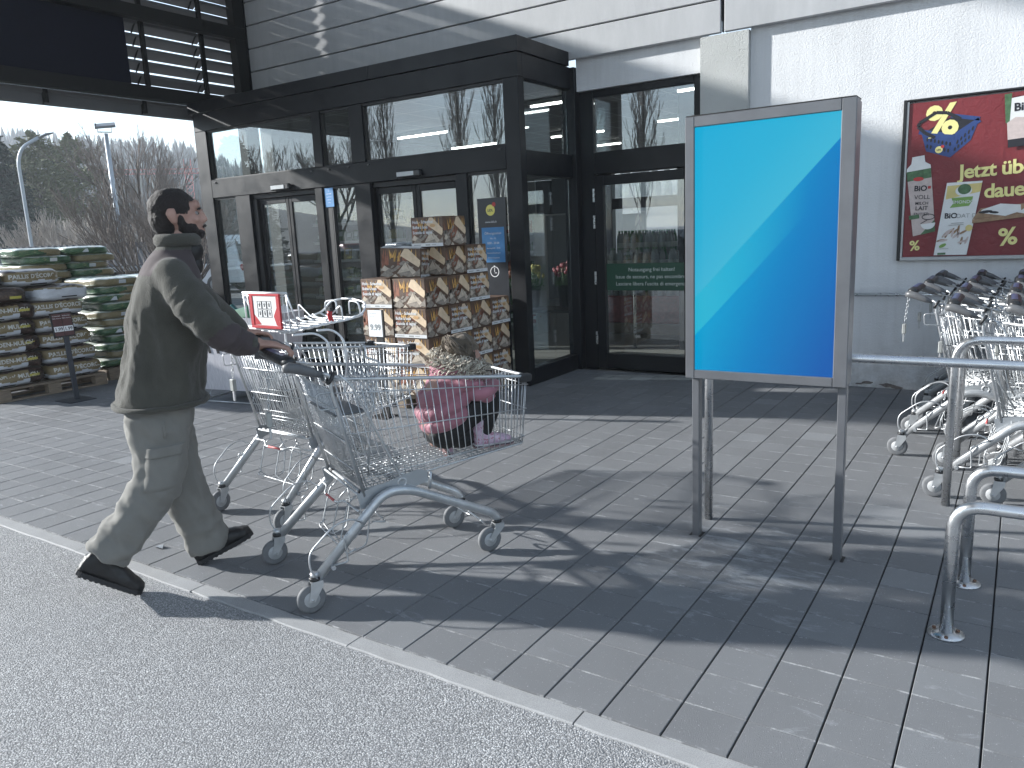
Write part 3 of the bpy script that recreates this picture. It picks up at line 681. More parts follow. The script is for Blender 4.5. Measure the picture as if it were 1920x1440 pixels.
ptext('Jetzt über', .155, YEL, .415, .655, .035, bold=.026, spacing=.94); ptext('dauerhaft', .155, YEL, .60, .488, .03, bold=.026, spacing=.94)
ptext('%', .115, YEL, .075, .075, .05, bold=.025); ptext('%', .19, YEL, .73, .10, .1, bold=.025)
# milk carton
A = lambda x, z: (.0+x, z)
art('milk_carton', PPINK, [[(.022, .74), (.205, .755), (.262, .235), (.095, .195)]])
art('milk_cap', PWHITE, [[(.022, .76), (.055, .80), (.06, .855), (.15, .865), (.16, .81), (.2, .785), (.205, .755), (.022, .735)]])
art('milk_green', PGREEN, [[(.022, .735), (.205, .757), (.212, .68), (.03, .655)], [(.15, .205), (.262, .232), (.252, .33)]])
art('milk_badge', RED_P, [ell(.115, .672, .04, .017)])
ptext('BiO', .062, PDARK, .085, .575, -.02, bold=.03); art('milk_flag', RED_P, [[(.19, .61), (.212, .61), (.212, .588), (.19, .588)]])
for k, (s_, w) in enumerate((('VOLL', .05), ('MILCH', .034), ('LAIT', .048), ('ENTIER', .036))): ptext(s_, w, PDARK, .15, .505-k*.046, -.02, align='CENTER', bold=.012 if k in (1, 2) else 0)
art('milk_tag', PGREEN, [[(.055, .37), (.135, .378), (.138, .345), (.06, .336)]])
art('milk_bowl', PWHITE, [ell(.205, .30, .055, .05, 16, .1, math.pi, 2*math.pi)]); art('milk_whisk', PDARK, ring(.205, .355, .05, .026, .006)+strip([(.15, .30), (.2, .33)], .006))
# oat drink carton
art('oat_carton', PWHITE, [[(.33, .625), (.585, .625), (.505, .03), (.262, .03)]][:1])
art('oat_top', PSHEN, [[(.335, .60), (.583, .61), (.575, .54), (.327, .49)]])
art('oat_cap_ring', PWHITE, [ell(.455, .555, .06, .042)]); art('oat_cap', PGREEN, [ell(.46, .567, .048, .042)])
art('oat_leaf', PLEAF, [[(.37, .50), (.525, .505), (.52, .465), (.50, .43), (.36, .42), (.385, .455)]])
ptext('VEMONDO', .036, PWHITE, .445, .452, 0, align='CENTER', bold=.01)
ptext('BiO', .06, PDARK, .325, .335, 0, bold=.03); ptext('OAT DRINK', .048, PGREY, .41, .335, 0)
ears = []
for k in range(16):
    a = random.uniform(.2, 1.5); x, z = .31+.012*k+random.uniform(-.01, .01), .13+random.uniform(0, .13)
    ears.append(ell(x, z, .035, .009, 8, a))
art('oat_ears', PTAN, ears[::2]); art('oat_husks', PPINK, ears[1::2]); art('oat_sprig', PLEAF, [ell(.325, .11, .03, .014, 10, .5)])
art('vegan_mark', PSHEN, [ell(.51, .25, .026, .026)]); art('nutrition_mark', PGREEN, [[(.29, .05), (.35, .052), (.35, .035), (.29, .033)]])
art('small_print', PGREY, [[(.38, .295), (.47, .297), (.47, .292), (.38, .29)], [(.36, .28), (.47, .282), (.47, .277), (.36, .275)], [(.3, .085), (.37, .086), (.37, .082), (.3, .081)]])
# cheese on a board, white pack of cheese
art('board', PTAN, [[(.53, .32), (1.35, .40), (1.42, .47), (.585, .405)], [(.53, .318), (1.35, .398), (1.35, .368), (.53, .285)]])
art('cheese', PWHITE, [[(.575, .37), (.60, .395), (.72, .435), (.86, .42), (.865, .37), (.76, .335)], [(.84, .36), (.93, .415), (1.1, .42), (1.05, .37), (.90, .345)]])
art('herbs', PDARK, [ell(.62, .375, .05, .012, 10, .1), ell(.68, .368, .035, .01, 10, -.1)])
art('cheese_pack', PWHITE, [[(.735, 1.245), (1.25, 1.30), (1.25, .93), (.75, .905)]]); art('pack_leaf', PGREEN, [[(.695, 1.28), (.745, 1.285), (.742, 1.05), (.715, 1.06)]])
art('pack_cheese', PPINK, [[(.725, 1.06), (.78, 1.10), (.95, 1.08), (1.2, 1.12), (1.22, .95), (.738, .925)]]); art('pack_band', PDARK, [[(.738, .93), (1.25, .96), (1.25, .90), (.742, .868)]])
art('pack_badge', RED_P, [ell(.90, 1.24, .055, .027)]); ptext('BiO', .085, PDARK, .765, 1.145, .05, bold=.03); ptext('RACLETTE', .05, PGREY, .88, 1.16, .05)
# ------------------------------------------------------------------ shopping trolleys
GRIP = mat('black_grip_plastic', (.016, .017, .019), .42, var=.15, scale=30, rvar=.1); CAPG = mat('grey_cap_plastic', (.095, .098, .104), .4, var=.12, scale=25, rvar=.08)
TYRE = mat('grey_rubber_tyre', (.135, .14, .148), .75, var=.15, scale=40); HUB = mat('pale_wheel_hub', (.33, .34, .35), .5, var=.12, scale=30)
PLATE = mat('grey_steel_plate', (.36, .38, .40), .38, .55, var=.08, scale=10); SEATG = mat('grey_seat_plastic', (.11, .115, .122), .5, var=.1, scale=12)
LABELP = mat('handle_label', (.05, .07, .16), .3, var=.6, scale=55)
REDW = mat('red_sleeve', (.45, .09, .09), .5)
lerp = lambda a, b, t: a+(b-a)*t
def side_x(v, t):      # half width of the basket at height share v (0 floor, 1 rim) and length share t
    return lerp(lerp(.235, .175, t), lerp(.272, .205, t), v)
def bk(t, v, s=1):     # point on the basket wall
    y0, z0 = lerp(.300, .172, v), lerp(.457, .985, v); y1, z1 = lerp(1.168, 1.19, v), lerp(.512, .852, v)
    return (s*side_x(v, t), lerp(y0, y1, t), lerp(z0, z1, t))
def make_cart(label, loc, rz, seat_open, group=None):
    t = thing('shopping_trolley', label, 'trolley', loc, rz, group)
    r = .0023
    b = MB()                                                     # basket wires: one lattice of thin bars
    nU = 27
    for i in range(nU):
        q = (i+.5)/nU
        P = [bk(q, 1, -1), bk(q, .09, -1), (bk(q, 0, -1)[0]*.93, bk(q, 0)[1], bk(q, 0)[2]), (bk(q, 0)[0]*.93, bk(q, 0)[1], bk(q, 0)[2]), bk(q, .09), bk(q, 1)]
        b.tube(P, r, 4, sm=True)
    for v, rr in ((.88, .0032), (.52, .0032), (.1, .003)):
        for s in (-1, 1): b.tube([bk(0, v, s), bk(1, v, s)], rr, 4)
        b.tube([bk(1, v, -1), bk(1, v, 1)], rr, 4)
    for j in range(12):
        x = lerp(-1, 1, (j+.5)/12)
        b.tube([(x*bk(0, 0)[0], .302, .461), (x*bk(1, 0)[0], 1.165, .516)], r*1.15, 4)
        b.tube([(x*bk(1, 0)[0], 1.168, .514), (x*bk(1, 1)[0], 1.19, .85)], r, 4)
    b.build('basket_wires', ZINC, t)
    b = MB(); rim = fillet([bk(0, 1, -1), bk(1, 1, -1), bk(1, 1, 1), bk(0, 1, 1)], .03, 4); b.tube(rim, .0085, 8); b.build('rim', ZINC, t)
    b = MB(); b.tube(fillet([bk(0, .02, -1), bk(1, .0, -1), bk(1, .0, 1), bk(0, .02, 1)], .03, 3), .0045, 6); b.build('floor_frame', ZINC, t)
    b = MB()                                                     # rear gate
    for j in range(23):
        x = lerp(-.236, .236, j/22); P = [(x*1.0, .30, .46), (x*1.12, .187, .93)]
        b.tube(P, r, 4)
        if j % 4 == 1: b.tube([(x, .315, .47), (x*1.1, .205, .90)], r, 4)
    for z, w in ((.55, .0034), (.69, .0038), (.84, .0038), (.93, .0042)):
        u = (z-.457)/.528; b.tube([(-lerp(.235, .272, u), lerp(.30, .172, u)-.004, z), (lerp(.235, .272, u), lerp(.30, .172, u)-.004, z)], w, 5)
    b.build('rear_gate', ZINC, t)
    b = MB(); b.tube([(-.25, .292, .447), (.25, .292, .447)], .008, 8); b.tube([(-.24, .268, .448), (.24, .268, .448)], .006, 6); b.build('hinge_bar', ZINC, t)
    b = MB()
    for x in (-.2, .2): b.cyl((x-.012, .292, .447), (x+.012, .292, .447), .0105, 8)
    b.build('hinge_sleeve', GRIP, t)
    for s in (-1, 1):
        # rear upright, ring and strut
        b = MB(); b.tube(fillet([(s*.248, .29, .44), (s*.277, .176, .94), (s*.279, .18, 1.0), (s*.268, .15, 1.012)], .02, 4), .0075, 8); b.build('upright', ZINC, t)
        b = MB(); b.tube([(s*.277+.02*math.cos(a), .176+.012*math.sin(a), .99+.02*math.sin(a)) for a in [k*math.pi/5 for k in range(10)]], .008, 6, closed=True); b.build('ring', GRIP, t)
        b = MB(); b.tube(fillet([(s*.276, .215, 1.0), (s*.272, .27, .94), (s*.252, .463, .50), (s*.252, .470, .478)], .03, 4), .0055, 6)
        b.tube([(s*.252, .470+.02*math.cos(a), .468+.02*math.sin(a)) for a in [k*math.pi/6 for k in range(12)]], .005, 5, closed=True); b.build('strut', ZINC, t)
        b = MB(); b.tube(fillet([(s*.279, .178, .93), (s*.279, .11, .93), (s*.279, .115, .86), (s*.279, .195, .86)], .015, 3), .0035, 5); b.build('side_hook', ZINC, t)
        # chassis tube
        P = fillet([(s*.302, .035, .145), (s*.283, .37, .452), (s*.262, .50, .432), (s*.198, .955, .195), (s*.196, .985, .15)], .085, 6)
        b = MB(); b.tube(P, .0185, 10, flat=1.2); b.build('chassis_tube', ZINC, t)
        # side plate
        b = MB(); P = [(.27, .385), (.60, .45), (.595, .50), (.55, .515), (.30, .468), (.255, .455)]
        b.prism(P, -.0015, .0015); b.v = [(s*.252+z*1, x, y) for x, y, z in b.v]; b.build('side_plate', PLATE, t)
        b = MB(); b.tube([(s*.235, .62, .485), (s*.235, .61, .405)], .008, 6); b.build('stay', ZINC, t)
        # wheel guard loop on the rear leg
        P = fillet([(s*.325, .03, .15), (s*.333, .0, .20), (s*.333, .0, .275), (s*.333, .12, .375), (s*.333, .20, .385), (s*.31, .25, .345)], .05, 5)
        b = MB(); b.tube(P, .0042, 6); b.tube(fillet([(s*.318, .10, .19), (s*.318, .17, .19), (s*.318, .16, .305), (s*.31, .18, .315)], .012, 3), .004, 5); b.build('wheel_guard', ZINC, t)
        b = MB(); b.cyl((s*.31, .10, .185), (s*.335, .10, .185), .011, 6, sm=False); b.build('stop_bolt', ZINC, t)
        # handle end cap: a grey wedge running forward from the bar
        rings = []
        for u, y, z, w, h in ((0, -.005, 1.047, .012, .016), (.2, .02, 1.05, .018, .022), (.5, .06, 1.04, .018, .024), (.8, .105, 1.022, .014, .021), (1, .150, 1.004, .008, .011)):
            cx = s*lerp(.247, .268, u)
            rings.append([(cx+w*math.cos(a)*(1 if s > 0 else -1), y, z+h*math.sin(a)) for a in [k*math.pi/5+.3 for k in range(10)]])
        b = MB(); b.loft(rings[::1]); b.build('end_cap', CAPG, t)
        b = MB(); b.tube(fillet([(s*.262, .12, 1.006), (s*.27, .22, .985), (s*.268, .30, .965)], .03, 3), .0055, 6); b.tube([(s*.256, .11, 1.017), (s*.25, .25, .975), (s*.262, .31, .958)], .0045, 5); b.build('cap_wire', ZINC, t)
        b = MB(); x = s*.205; b.cbox(min(x-.032*s, x+.014*s), max(x-.032*s, x+.014*s), 1.135, 1.207, .826, .866, .008); b.build('corner_bumper', GRIP, t)
    # handle grip
    rings = []
    for x, k in ((-.226, .35), (-.215, .8), (-.17, 1), (-.06, .96), (0, .95), (.06, .96), (.17, 1), (.215, .8), (.226, .35)):
        rings.append([(x, .032+.034*k*math.cos(a), 1.066+.023*k*math.sin(a)) for a in [q*math.pi/6 for q in range(12)]])
    b = MB(); b.loft([r_[::-1] for r_ in rings]); g = b.build('grip', GRIP, t)
    b = MB(); b.tube([(-.25, .03, 1.05), (.25, .03, 1.05)], .012, 8); b.build('handle_bar', CAPG, t)
    b = MB(); P = [(x, .030+.031*math.cos(a), 1.0675+.0235*math.sin(a)) for a in (1.05, 1.35, 1.7, 2.05) for x in (-.16, .16)]
    b.add(P, [(2*i, 2*i+2, 2*i+3, 2*i+1) for i in range(3)], 0, True); b.build('label_strip', LABELP, g)
    # casters
    for x, y, sw in ((-.306, 0, .03), (.306, 0, .03), (-.196, .93, .055), (.196, .93, .055)):
        c = MB(); prof = [(.030, -.012), (.052, -.015), (.0605, -.010), (.0625, 0), (.0605, .010), (.052, .015), (.030, .012)]
        Mx = Matrix.Translation((x, y, .0628)) @ Matrix.Rotation(math.pi/2, 4, 'Y')
        c.lathe(prof, 26, M=Mx); w_ = c.build('wheel', TYRE, t)
        c = MB(); c.lathe([(.001, -.0165), (.012, -.017), (.017, -.0125), (.034, -.0135), (.036, -.010), (.036, .010), (.034, .0135), (.017, .0125), (.012, .017), (.001, .0165)], 20, M=Mx); c.build('hub', HUB, w_)
        c = MB()
        for s in (-1, 1):
            P = [(y-.014, .058), (y+.010, .052), (y+sw+.022, .118), (y+sw+.022, .140), (y+sw-.03, .140), (y+sw-.032, .118)]
            c.prism(P, x+s*.0195-.0012, x+s*.0195+.0012); n_ = len(P)*2
            c.v[-n_:] = [(z_, x_, y_) for x_, y_, z_ in c.v[-n_:]]
        c.box(x-.021, x+.021, y+sw-.03, y+sw+.022, .138, .1415); c.cyl((x-.024, y, .0628), (x+.024, y, .0628), .0065, 6)
        c.build('fork', ZINC, t)
        c = MB(); c.lathe([(.022, .142), (.0245, .146), (.0245, .154), (.022, .158)], 16, M=Matrix.Translation((x, y+sw-.008, 0))); c.build('swivel_ring', GRIP, t)
        c = MB(); c.lathe([(.016, .158), (.019, .162), (.017, .176)], 12, M=Matrix.Translation((x, y+sw-.008, 0))); c.build('swivel_head', ZINC, t)
    for s in (-1, 1):
        b = MB(); b.tube(fillet([(s*.17, .90, .16), (s*.12, .96, .10), (s*.06, .97, .10), (s*.04, .9, .17)], .02, 3), .0045, 5); b.build('front_bumper_wire', ZINC, t)
    b = MB(); b.tube([(-.2, .95, .205), (.2, .95, .205)], .0001, 3); 
    # drinks-crate rack: bent wires below the rear edge
    b = MB()
    for x in (-.17, -.02, .10):
        b.tube(fillet([(x, .30, .40), (x-.03, .27, .36), (x-.03, .22, .20), (x+.07, .23, .165), (x+.09, .30, .19), (x+.09, .33, .33), (x+.05, .33, .40)], .02, 3), .0036, 5)
    b.tube(fillet([(-.2, .235, .21), (-.2, .20, .19), (.22, .20, .18), (.22, .24, .20)], .02, 3), .0036, 5); b.tube(fillet([(-.15, .33, .3), (-.15, .4, .3), (.2, .4, .28), (.2, .33, .3)], .02, 3), .0036, 5)
    b.tube(fillet([(-.27, .25, .392), (-.15, .245, .392), (-.12, .22, .372), (.06, .22, .372), (.09, .245, .386), (.27, .25, .386)], .02, 3), .005, 6); b.build('crate_rack', ZINC, t)
    b = MB(); b.cyl((-.09, .22, .372), (.03, .22, .372), .0062, 8); b.build('red_sleeve', REDW, t)
    # coin lock chain with key
    b = MB()
    for k in range(9):
        z = 1.02-.021*k; a = k % 2*math.pi/2; cx = .02; cy = -.012-.002*k
        P = [(cx+.0065*math.cos(q)*math.cos(a), cy+.0065*math.cos(q)*math.sin(a), z+.0125*math.sin(q)) for q in [i*math.pi/4 for i in range(8)]]
        b.tube(P, .0019, 4, closed=True)
    b.build('lock_chain', ZINC, t)
    b = MB(); b.cbox(.003, .037, -.042, -.02, .765, .832, .004); k_ = b.build('lock_key', mat_keys, t)
    b = MB(); b.cbox(.012, .028, -.036, -.027, .71, .764, .002); b.build('key_tongue', ZINC, k_)
    # child seat flap
    b = MB()
    T, B_ = ((.425, 1.02), (.335, .60)) if seat_open else ((.20, .955), (.278, .53))
    pt = lambda x, u: (x*lerp(1, .9, u), lerp(T[0], B_[0], u), lerp(T[1], B_[1], u))
    b.tube(fillet([(.165, .345, .505), pt(.205, .7), pt(.205, 0), pt(.035, 0), (.02, T[0]+.005, T[1]+.055), (-.02, T[0]+.005, T[1]+.055), pt(-.035, 0), pt(-.205, 0), pt(-.205, .7), (-.165, .345, .505)], .012, 4), .0048, 6)
    for j in range(17): x = lerp(-.18, .18, j/16); b.tube([pt(x, .08), pt(x, 1)], .0022, 4)
    for u in (.08, .24, .40, .56, .72, .88, 1): b.tube([pt(-.185, u), pt(.185, u)], .0026, 4)
    b.build('child_seat_flap', ZINC, t)
    if seat_open:
        b = MB(); b.cbox(-.19, .19, .205, .35, .800, .812, .005); b.build('child_seat_plate', SEATG, t)
    return t
mat_keys = mat('key_grey', (.33, .34, .33), .45, .2, var=.1)
HN = math.atan2(-.41, .84)
near_cart = make_cart('empty-handed front trolley carrying the crouching child in the pink jacket', (-2.71, 2.19, 0), HN, True)
near_cart['label'] = 'wire shopping trolley nearest the camera, carrying the crouching child in pink'
cart_b = make_cart('wire shopping trolley with a baby carrier on top, beyond the one with the child', (-3.6, 2.67, 0), math.atan2(-.075, .997), False)
# baby carrier clipped on the second trolley: frame, sign, tray, strap
bc = bpy.data.objects.new('baby_carrier', None); COL.objects.link(bc); bc.parent = cart_b
WHITEW = mat('white_coated_wire', (.72, .74, .76), .35, .2, var=.05)
b = MB()
for z, rr in ((1.278, .008), (1.262, .004), (1.085, .005), (1.07, .006)): b.tube([(-.205, .24, z), (.205, .24, z)], rr, 6)
for j in range(12): x = lerp(-.2, .2, j/11); b.tube([(x, .24, 1.27), (x, .245+.004*(j % 2), 1.075)], .0042 if j in (0, 11) else .003, 5)
b.tube([(-.205, .24, 1.27), (-.205, .33, 1.08)], .005, 5); b.tube([(.205, .24, 1.27), (.205, .30, 1.08)], .005, 5)
b.build('carrier_back', WHITEW, bc)
b = MB()
for s in (-1, 1):
    b.tube(fillet([(s*.205, .245, 1.072), (s*.205, .68, 1.085), (s*.19, .80, 1.11), (s*.17, .84, 1.17), (s*.05, .84, 1.19)], .05, 4), .0062, 6)
    b.tube(fillet([(s*.21, .25, 1.045), (s*.225, .40, 1.04), (s*.28, .44, .985), (s*.28, .441, .905)], .05, 5), .0075, 6)
    b.tube(fillet([(s*.21, .42, 1.05), (s*.225, .52, 1.045), (s*.277, .555, .985), (s*.277, .556, .89)], .05, 5), .0075, 6)
    b.cbox(s*.28-.011, s*.28+.011, .43, .453, .86, .935, .003); b.cbox(s*.277-.011, s*.277+.011, .545, .568, .845, .92, .003)
    b.tube(fillet([(s*.16, .80, 1.10), (s*.16, .79, 1.175), (s*.06, .80, 1.185), (s*.06, .80, 1.10)], .03, 4), .0055, 6)
b.tube([(-.05, .84, 1.19), (.05, .84, 1.19)], .006, 6)
b.tube(fillet([(-.205, .62, 1.09), (-.205, .62, 1.18), (-.06, .60, 1.10), (.08, .60, 1.09), (.2, .62, 1.18), (.205, .62, 1.09)], .03, 4), .005, 6)
for j in range(9): y = .30+j*.06; z = 1.062+.004*j; b.tube(fillet([(-.2, y, z+.01), (-.15, y, z-.012), (.15, y, z-.012), (.2, y, z+.01)], .03, 3), .0062, 6)
b.tube([(-.1, .25, 1.05), (-.1, .82, 1.085)], .005, 5); b.tube([(.1, .25, 1.05), (.1, .82, 1.085)], .005, 5)
b.build('carrier_tray', WHITEW, bc)
REDF = mat('red_sign_frame', (.40, .022, .03), .4, var=.1)
def sgn(name, m_, boxes, c=.002):
    b = MB(); [b.cbox(*q, c) for q in boxes]; return b.build(name, m_, bc)
sgn('sign_frame', REDF, [(-.125, .155, .222, .2345, 1.262, 1.275), (-.125, .155, .222, .2345, 1.078, 1.095), (-.125, -.095, .222, .2345, 1.0955, 1.2615), (.125, .155, .222, .2345, 1.0955, 1.2615)])
sgn('sign_sheet', PWHITE, [(-.0945, .1245, .226, .2335, 1.096, 1.261)], .0005)
b = MB()
for r_ in range(2):
    for c_ in range(3):
        x0, z0 = -.055+c_*.045, 1.19-r_*.048
        for q in ((0, .04, 0, .002), (0, .04, .042, .044), (0, .002, .002, .042), (.038, .04, .002, .042)): b.box(x0+q[0], x0+q[1], .2245, .2255, z0+q[2], z0+q[3])
        b.box(x0+.017, x0+.024, .2245, .2255, z0+.012, z0+.028); b.box(x0+.012, x0+.029, .2243, .2245, z0+.024, z0+.027); b.ball((x0+.0205, .225, z0+.033), (.004, .001, .004), 6, 4)
b.build('pictograms', PDARK, bc)
b = MB(); b.add([(-.0944, .2252, 1.16), (-.06, .2252, 1.13), (-.03, .2252, 1.1), (-.0944, .2252, 1.097)], [(0, 1, 2, 3)]); b.add([(.1244, .2252, 1.2), (.09, .2252, 1.15), (.11, .2252, 1.1), (.1244, .2252, 1.097)], [(0, 1, 2, 3)]); b.build('red_arrow', REDF, bc)
b = MB(); b.tube([(.12, .60, 1.155), (.13, .585, 1.12), (.12, .60, 1.09), (.125, .61, 1.065)], .014, 6, flat=.3); b.build('strap', REDF, bc)
b = MB(); b.cbox(.10, .14, .585, .61, 1.14, 1.165, .004); b.build('buckle', GRIP, bc)
# nested trolleys along the wall
LOGO = mat('plate_lettering', (.62, .64, .65), .4, .3, var=0)
lg = text_mesh('LIDL', .042, bold=.01, spacing=1.6); lg.materials.clear(); lg.materials.append(LOGO)
side_words = ['lowest front', 'second', 'third', 'rear']
lanes = [(4.99, -.30, 5), (5.75, -.575, 6), (6.47, -.555, 6), (7.13, -.54, 6)]
nm = [['nearest the display', 'first behind it', 'second behind it', 'third behind it', 'fourth behind it', 'last behind it']]
rows = ['row nearest the camera', 'second row from the camera', 'third row from the camera', 'row along the white wall']
cart0 = None
for li, (y, x, n) in enumerate(lanes):
    for k in range(n):
        lab = f"nested wire trolley, {['end one','one behind the end','third','fourth','fifth','sixth'][k]} in the {rows[li]}"
        pos, rz = (x-.03+k*.275, y+random.uniform(-.015, .015), 0), -math.pi/2+random.uniform(-.02, .02)
        # trolley origin is between its rear wheels; its front points along +x
        if cart0 is None:
            cart0 = make_cart(lab, pos, rz, False, 'trolleys nested in the bay'); c = cart0
            o = put('plate_lettering', lg, cart0); o.matrix_local = frame_M((.2545, .33, .425), (0, 1, .05), (0, -.05, 1))
        else: c = dup(cart0, pos, rz, lab)
# the wall-side row carries one baby carrier too
for src in [bc]:
    host = [o for o in bpy.data.objects if o.name.startswith('shopping_trolley') and o.get('label', '').startswith('nested wire trolley, third in the row along')][0]
    c = bc.copy(); COL.objects.link(c); c.parent = host
    for g_ in list(bc.children):
        if g_.name.split('.')[0] in ('pictograms',): continue
        d = g_.copy(); COL.objects.link(d); d.parent = c
# ------------------------------------------------------------------ pallets
WOOD = N('pallet_wood'); _p = WOOD.coord(); _q = WOOD.vmath('MULTIPLY', _p, None); _q.node.inputs[1].default_value = (3, 40, 40)
WOOD.set(color=WOOD.ramp(WOOD.noise(_q, 3, 5, .65), [(.25, (.13, .10, .075)), (.55, (.24, .19, .14)), (.8, (.33, .27, .20))]), rough=.85); WOOD = WOOD.m
pal0 = None
def pallet(loc, rz, label):
    global pal0
    if pal0: return dup(pal0, loc, rz, label)
    t = pal0 = thing('wooden_pallet', label, 'pallet', loc, rz, 'wooden pallets')
    for k in range(5):
        y = -.4+.0725+k*.16375; b = MB(); b.cbox(-.6, .6, y-.06, y+.06, .122, .144, .003); b.build('board', WOOD, t)
    for x in (-.53, 0, .53):
        b = MB(); b.cbox(x-.07, x+.07, -.4, .4, .100, .1215, .003); b.build('cross_board', WOOD, t)
        for y in (-.35, 0, .35): b = MB(); b.cbox(x-.07, x+.07, y-.05, y+.05, .0225, .0995, .003); b.build('block', WOOD, t)
    for y in (-.35, 0, .35): b = MB(); b.cbox(-.6, .6, y-.05, y+.05, .001, .022, .003); b.build('runner', WOOD, t)
    return t
# ------------------------------------------------------------------ bagged bark and soil
def bark():
    m = N('bark_print_film'); c = m.coord(); f = m.noise(m.vmath('MULTIPLY', c, None), 14, 6, .75, .8); f.node.inputs['Vector'].links[0].from_node.inputs[1].default_value = (1, 1, 2.5)
    m.set(color=m.ramp(f, [(.32, (.012, .008, .007)), (.5, (.045, .026, .02)), (.62, (.10, .062, .045)), (.75, (.16, .11, .085))]), rough=.28, spec=.6)
    m.bump(m.noise(c, 9, 4, .6, .8), .5, .02); return m.m
def film(name, cols, scale=7, rough=.3):
    m = N(name); c = m.coord(); f = m.noise(m.vmath('MULTIPLY', c, None), scale, 5, .68, 1.0); f.node.inputs['Vector'].links[0].from_node.inputs[1].default_value = (1, 1, 2.2)
    m.set(color=m.ramp(f, cols), rough=rough, spec=.55); m.bump(m.noise(c, 11, 4, .6, 1.0), .45, .018); return m.m
BARK = bark()
TANF = film('tan_film', [(.3, (.20, .15, .075)), (.7, (.26, .20, .105))], 5, .42)
WHITEF = film('white_film', [(.3, (.50, .52, .56)), (.7, (.62, .64, .68))], 6, .4)
GREENF = film('green_film', [(.34, (.012, .03, .014)), (.46, (.03, .075, .035)), (.56, (.05, .13, .06)), (.64, (.17, .19, .10)), (.8, (.33, .30, .19))], 6, .35)
TANG = film('soil_tan_film', [(.3, (.15, .12, .06)), (.6, (.24, .20, .11)), (.8, (.12, .15, .08))], 5, .42)
SUNTOPG = film('sunlit_top_film', [(.36, (.10, .24, .13)), (.5, (.45, .50, .46)), (.62, (.62, .64, .62)), (.8, (.55, .50, .30))], 5, .22)  # sunlit shine of the soil bag tops, painted as paler colour; seam flaps share it
INK = mat('black_ink', (.012, .012, .014), .5, var=0); INKW = mat('white_ink', (.60, .59, .55), .5, var=.05)
YTAG = mat('yellow_tag', (.5, .45, .09), .5, var=.1)
def pillow_dx(y, z, sd): return .020*mnoise.noise((y*4.2+sd*7.7, z*14, sd*3.1))+.012*mnoise.noise((y*13, z*30, sd))
def make_pillow(a, b_, c, sd, classify, mats, seam=True):
    nu, nv = 56, 18; rings = []
    for i in range(nv+1):
        t = -1+2*i/nv; z = c*math.copysign(abs(t)**.75, t); k = max(0, 1-abs(z/c)**3.6)
        ring_ = []
        for j in range(nu):
            q = 2*math.pi*j/nu; ux, uy = math.cos(q), math.sin(q)
            s_ = (k/(abs(ux)**6+abs(uy)**6))**(1/6) if k > 0 else .0
            s_ = max(s_, .02)
            x, y = a*ux*s_, b_*uy*s_
            n = mnoise.noise((x*5+sd, y*5, z*9+sd*2))
            zz = z+(.013*mnoise.noise((x*6, y*6+sd, sd))+.006*mnoise.noise((x*16, y*16+sd, sd+3)))*(1 if abs(t) > .5 else .5)
            d = pillow_dx(y, z, sd) if abs(x) > a*.7 else .012*n
            ring_.append((x+math.copysign(d, x) if abs(x) > a*.7 else x, y+(math.copysign(.014*mnoise.noise((x*8, z*20, sd+5)), y) if abs(y) > b_*.7 else 0), zz))
        rings.append(ring_)
    m = MB(); m.loft(rings)
    for fi, f in enumerate(m.f):
        cx = sum(m.v[i][0] for i in f)/len(f); cy = sum(m.v[i][1] for i in f)/len(f); cz = sum(m.v[i][2] for i in f)/len(f)
        m.m[fi] = classify(cx, cy, cz)
    if seam:
        for s in (-1, 1):
            n = 16; o = len(m.v)
            for i in range(n+1):
                x = lerp(-a*.86, a*.86, i/n); m.v.append((x, s*b_*.93, -.02)); m.v.append((x, s*(b_+.03+.012*mnoise.noise((x*14, sd, s))), -.025+.02*mnoise.noise((x*11, sd+s, 2))))
            for i in range(n): m.f.append((o+2*i, o+2*i+1, o+2*i+3, o+2*i+2)); m.m.append(len(mats)-1); m.s.append(True)
    return m
def surf_x(a, b_, c, sd, y, z):
    k = max(.0, 1-min(1, abs(z/c))**3.6-min(1, abs(y/b_))**6); return a*k**(1/6)+pillow_dx(y, z, sd)
BA, BB, BC = .40, .305, .096
def side_print(body, size, y0, z0, sd, dims, m_):
    a, b_, c = dims; me = text_mesh(body, size, bold=.035, res=2, spacing=1.02)
    for v in me.vertices:
        y, z = y0+v.co.x, z0+v.co.y; v.co = (surf_x(a, b_, c, sd, y, z)+.009, y, z)
    me.materials.clear(); me.materials.append(m_); return me
def patch(y0, y1, z0, z1, sd, dims, m_, n=8, off=.010):
    a, b_, c = dims; m = MB(); V = []
    for i in range(n+1):
        for zz in (z0, z1): y = lerp(y0, y1, i/n); V.append((surf_x(a, b_, c, sd, y, zz)+off, y, zz))
    m.add(V, [(2*i, 2*i+2, 2*i+3, 2*i+1) for i in range(n)], 0, True); return m.mesh('patch', m_)
def brown_cls(kind):
    def f(x, y, z):
        if z > BC*.72: return 0
        if kind == 'bark': return 0
        if kind == 'mulch' and y > .12: return 0
        lim = -.030 if kind != 'white' else .05
        return 1 if z > lim+.008*math.sin(y*23) else 2
    return f
dims = (BA, BB, BC); protos = {}
def bag_proto(kind, sd):
    key = (kind, sd)
    if key in protos: return None
    t = thing('mulch_bag' if kind in ('ecorce', 'mulch', 'bark', 'white') else 'soil_bag', 'x', 'bag'); protos[key] = t
    return t
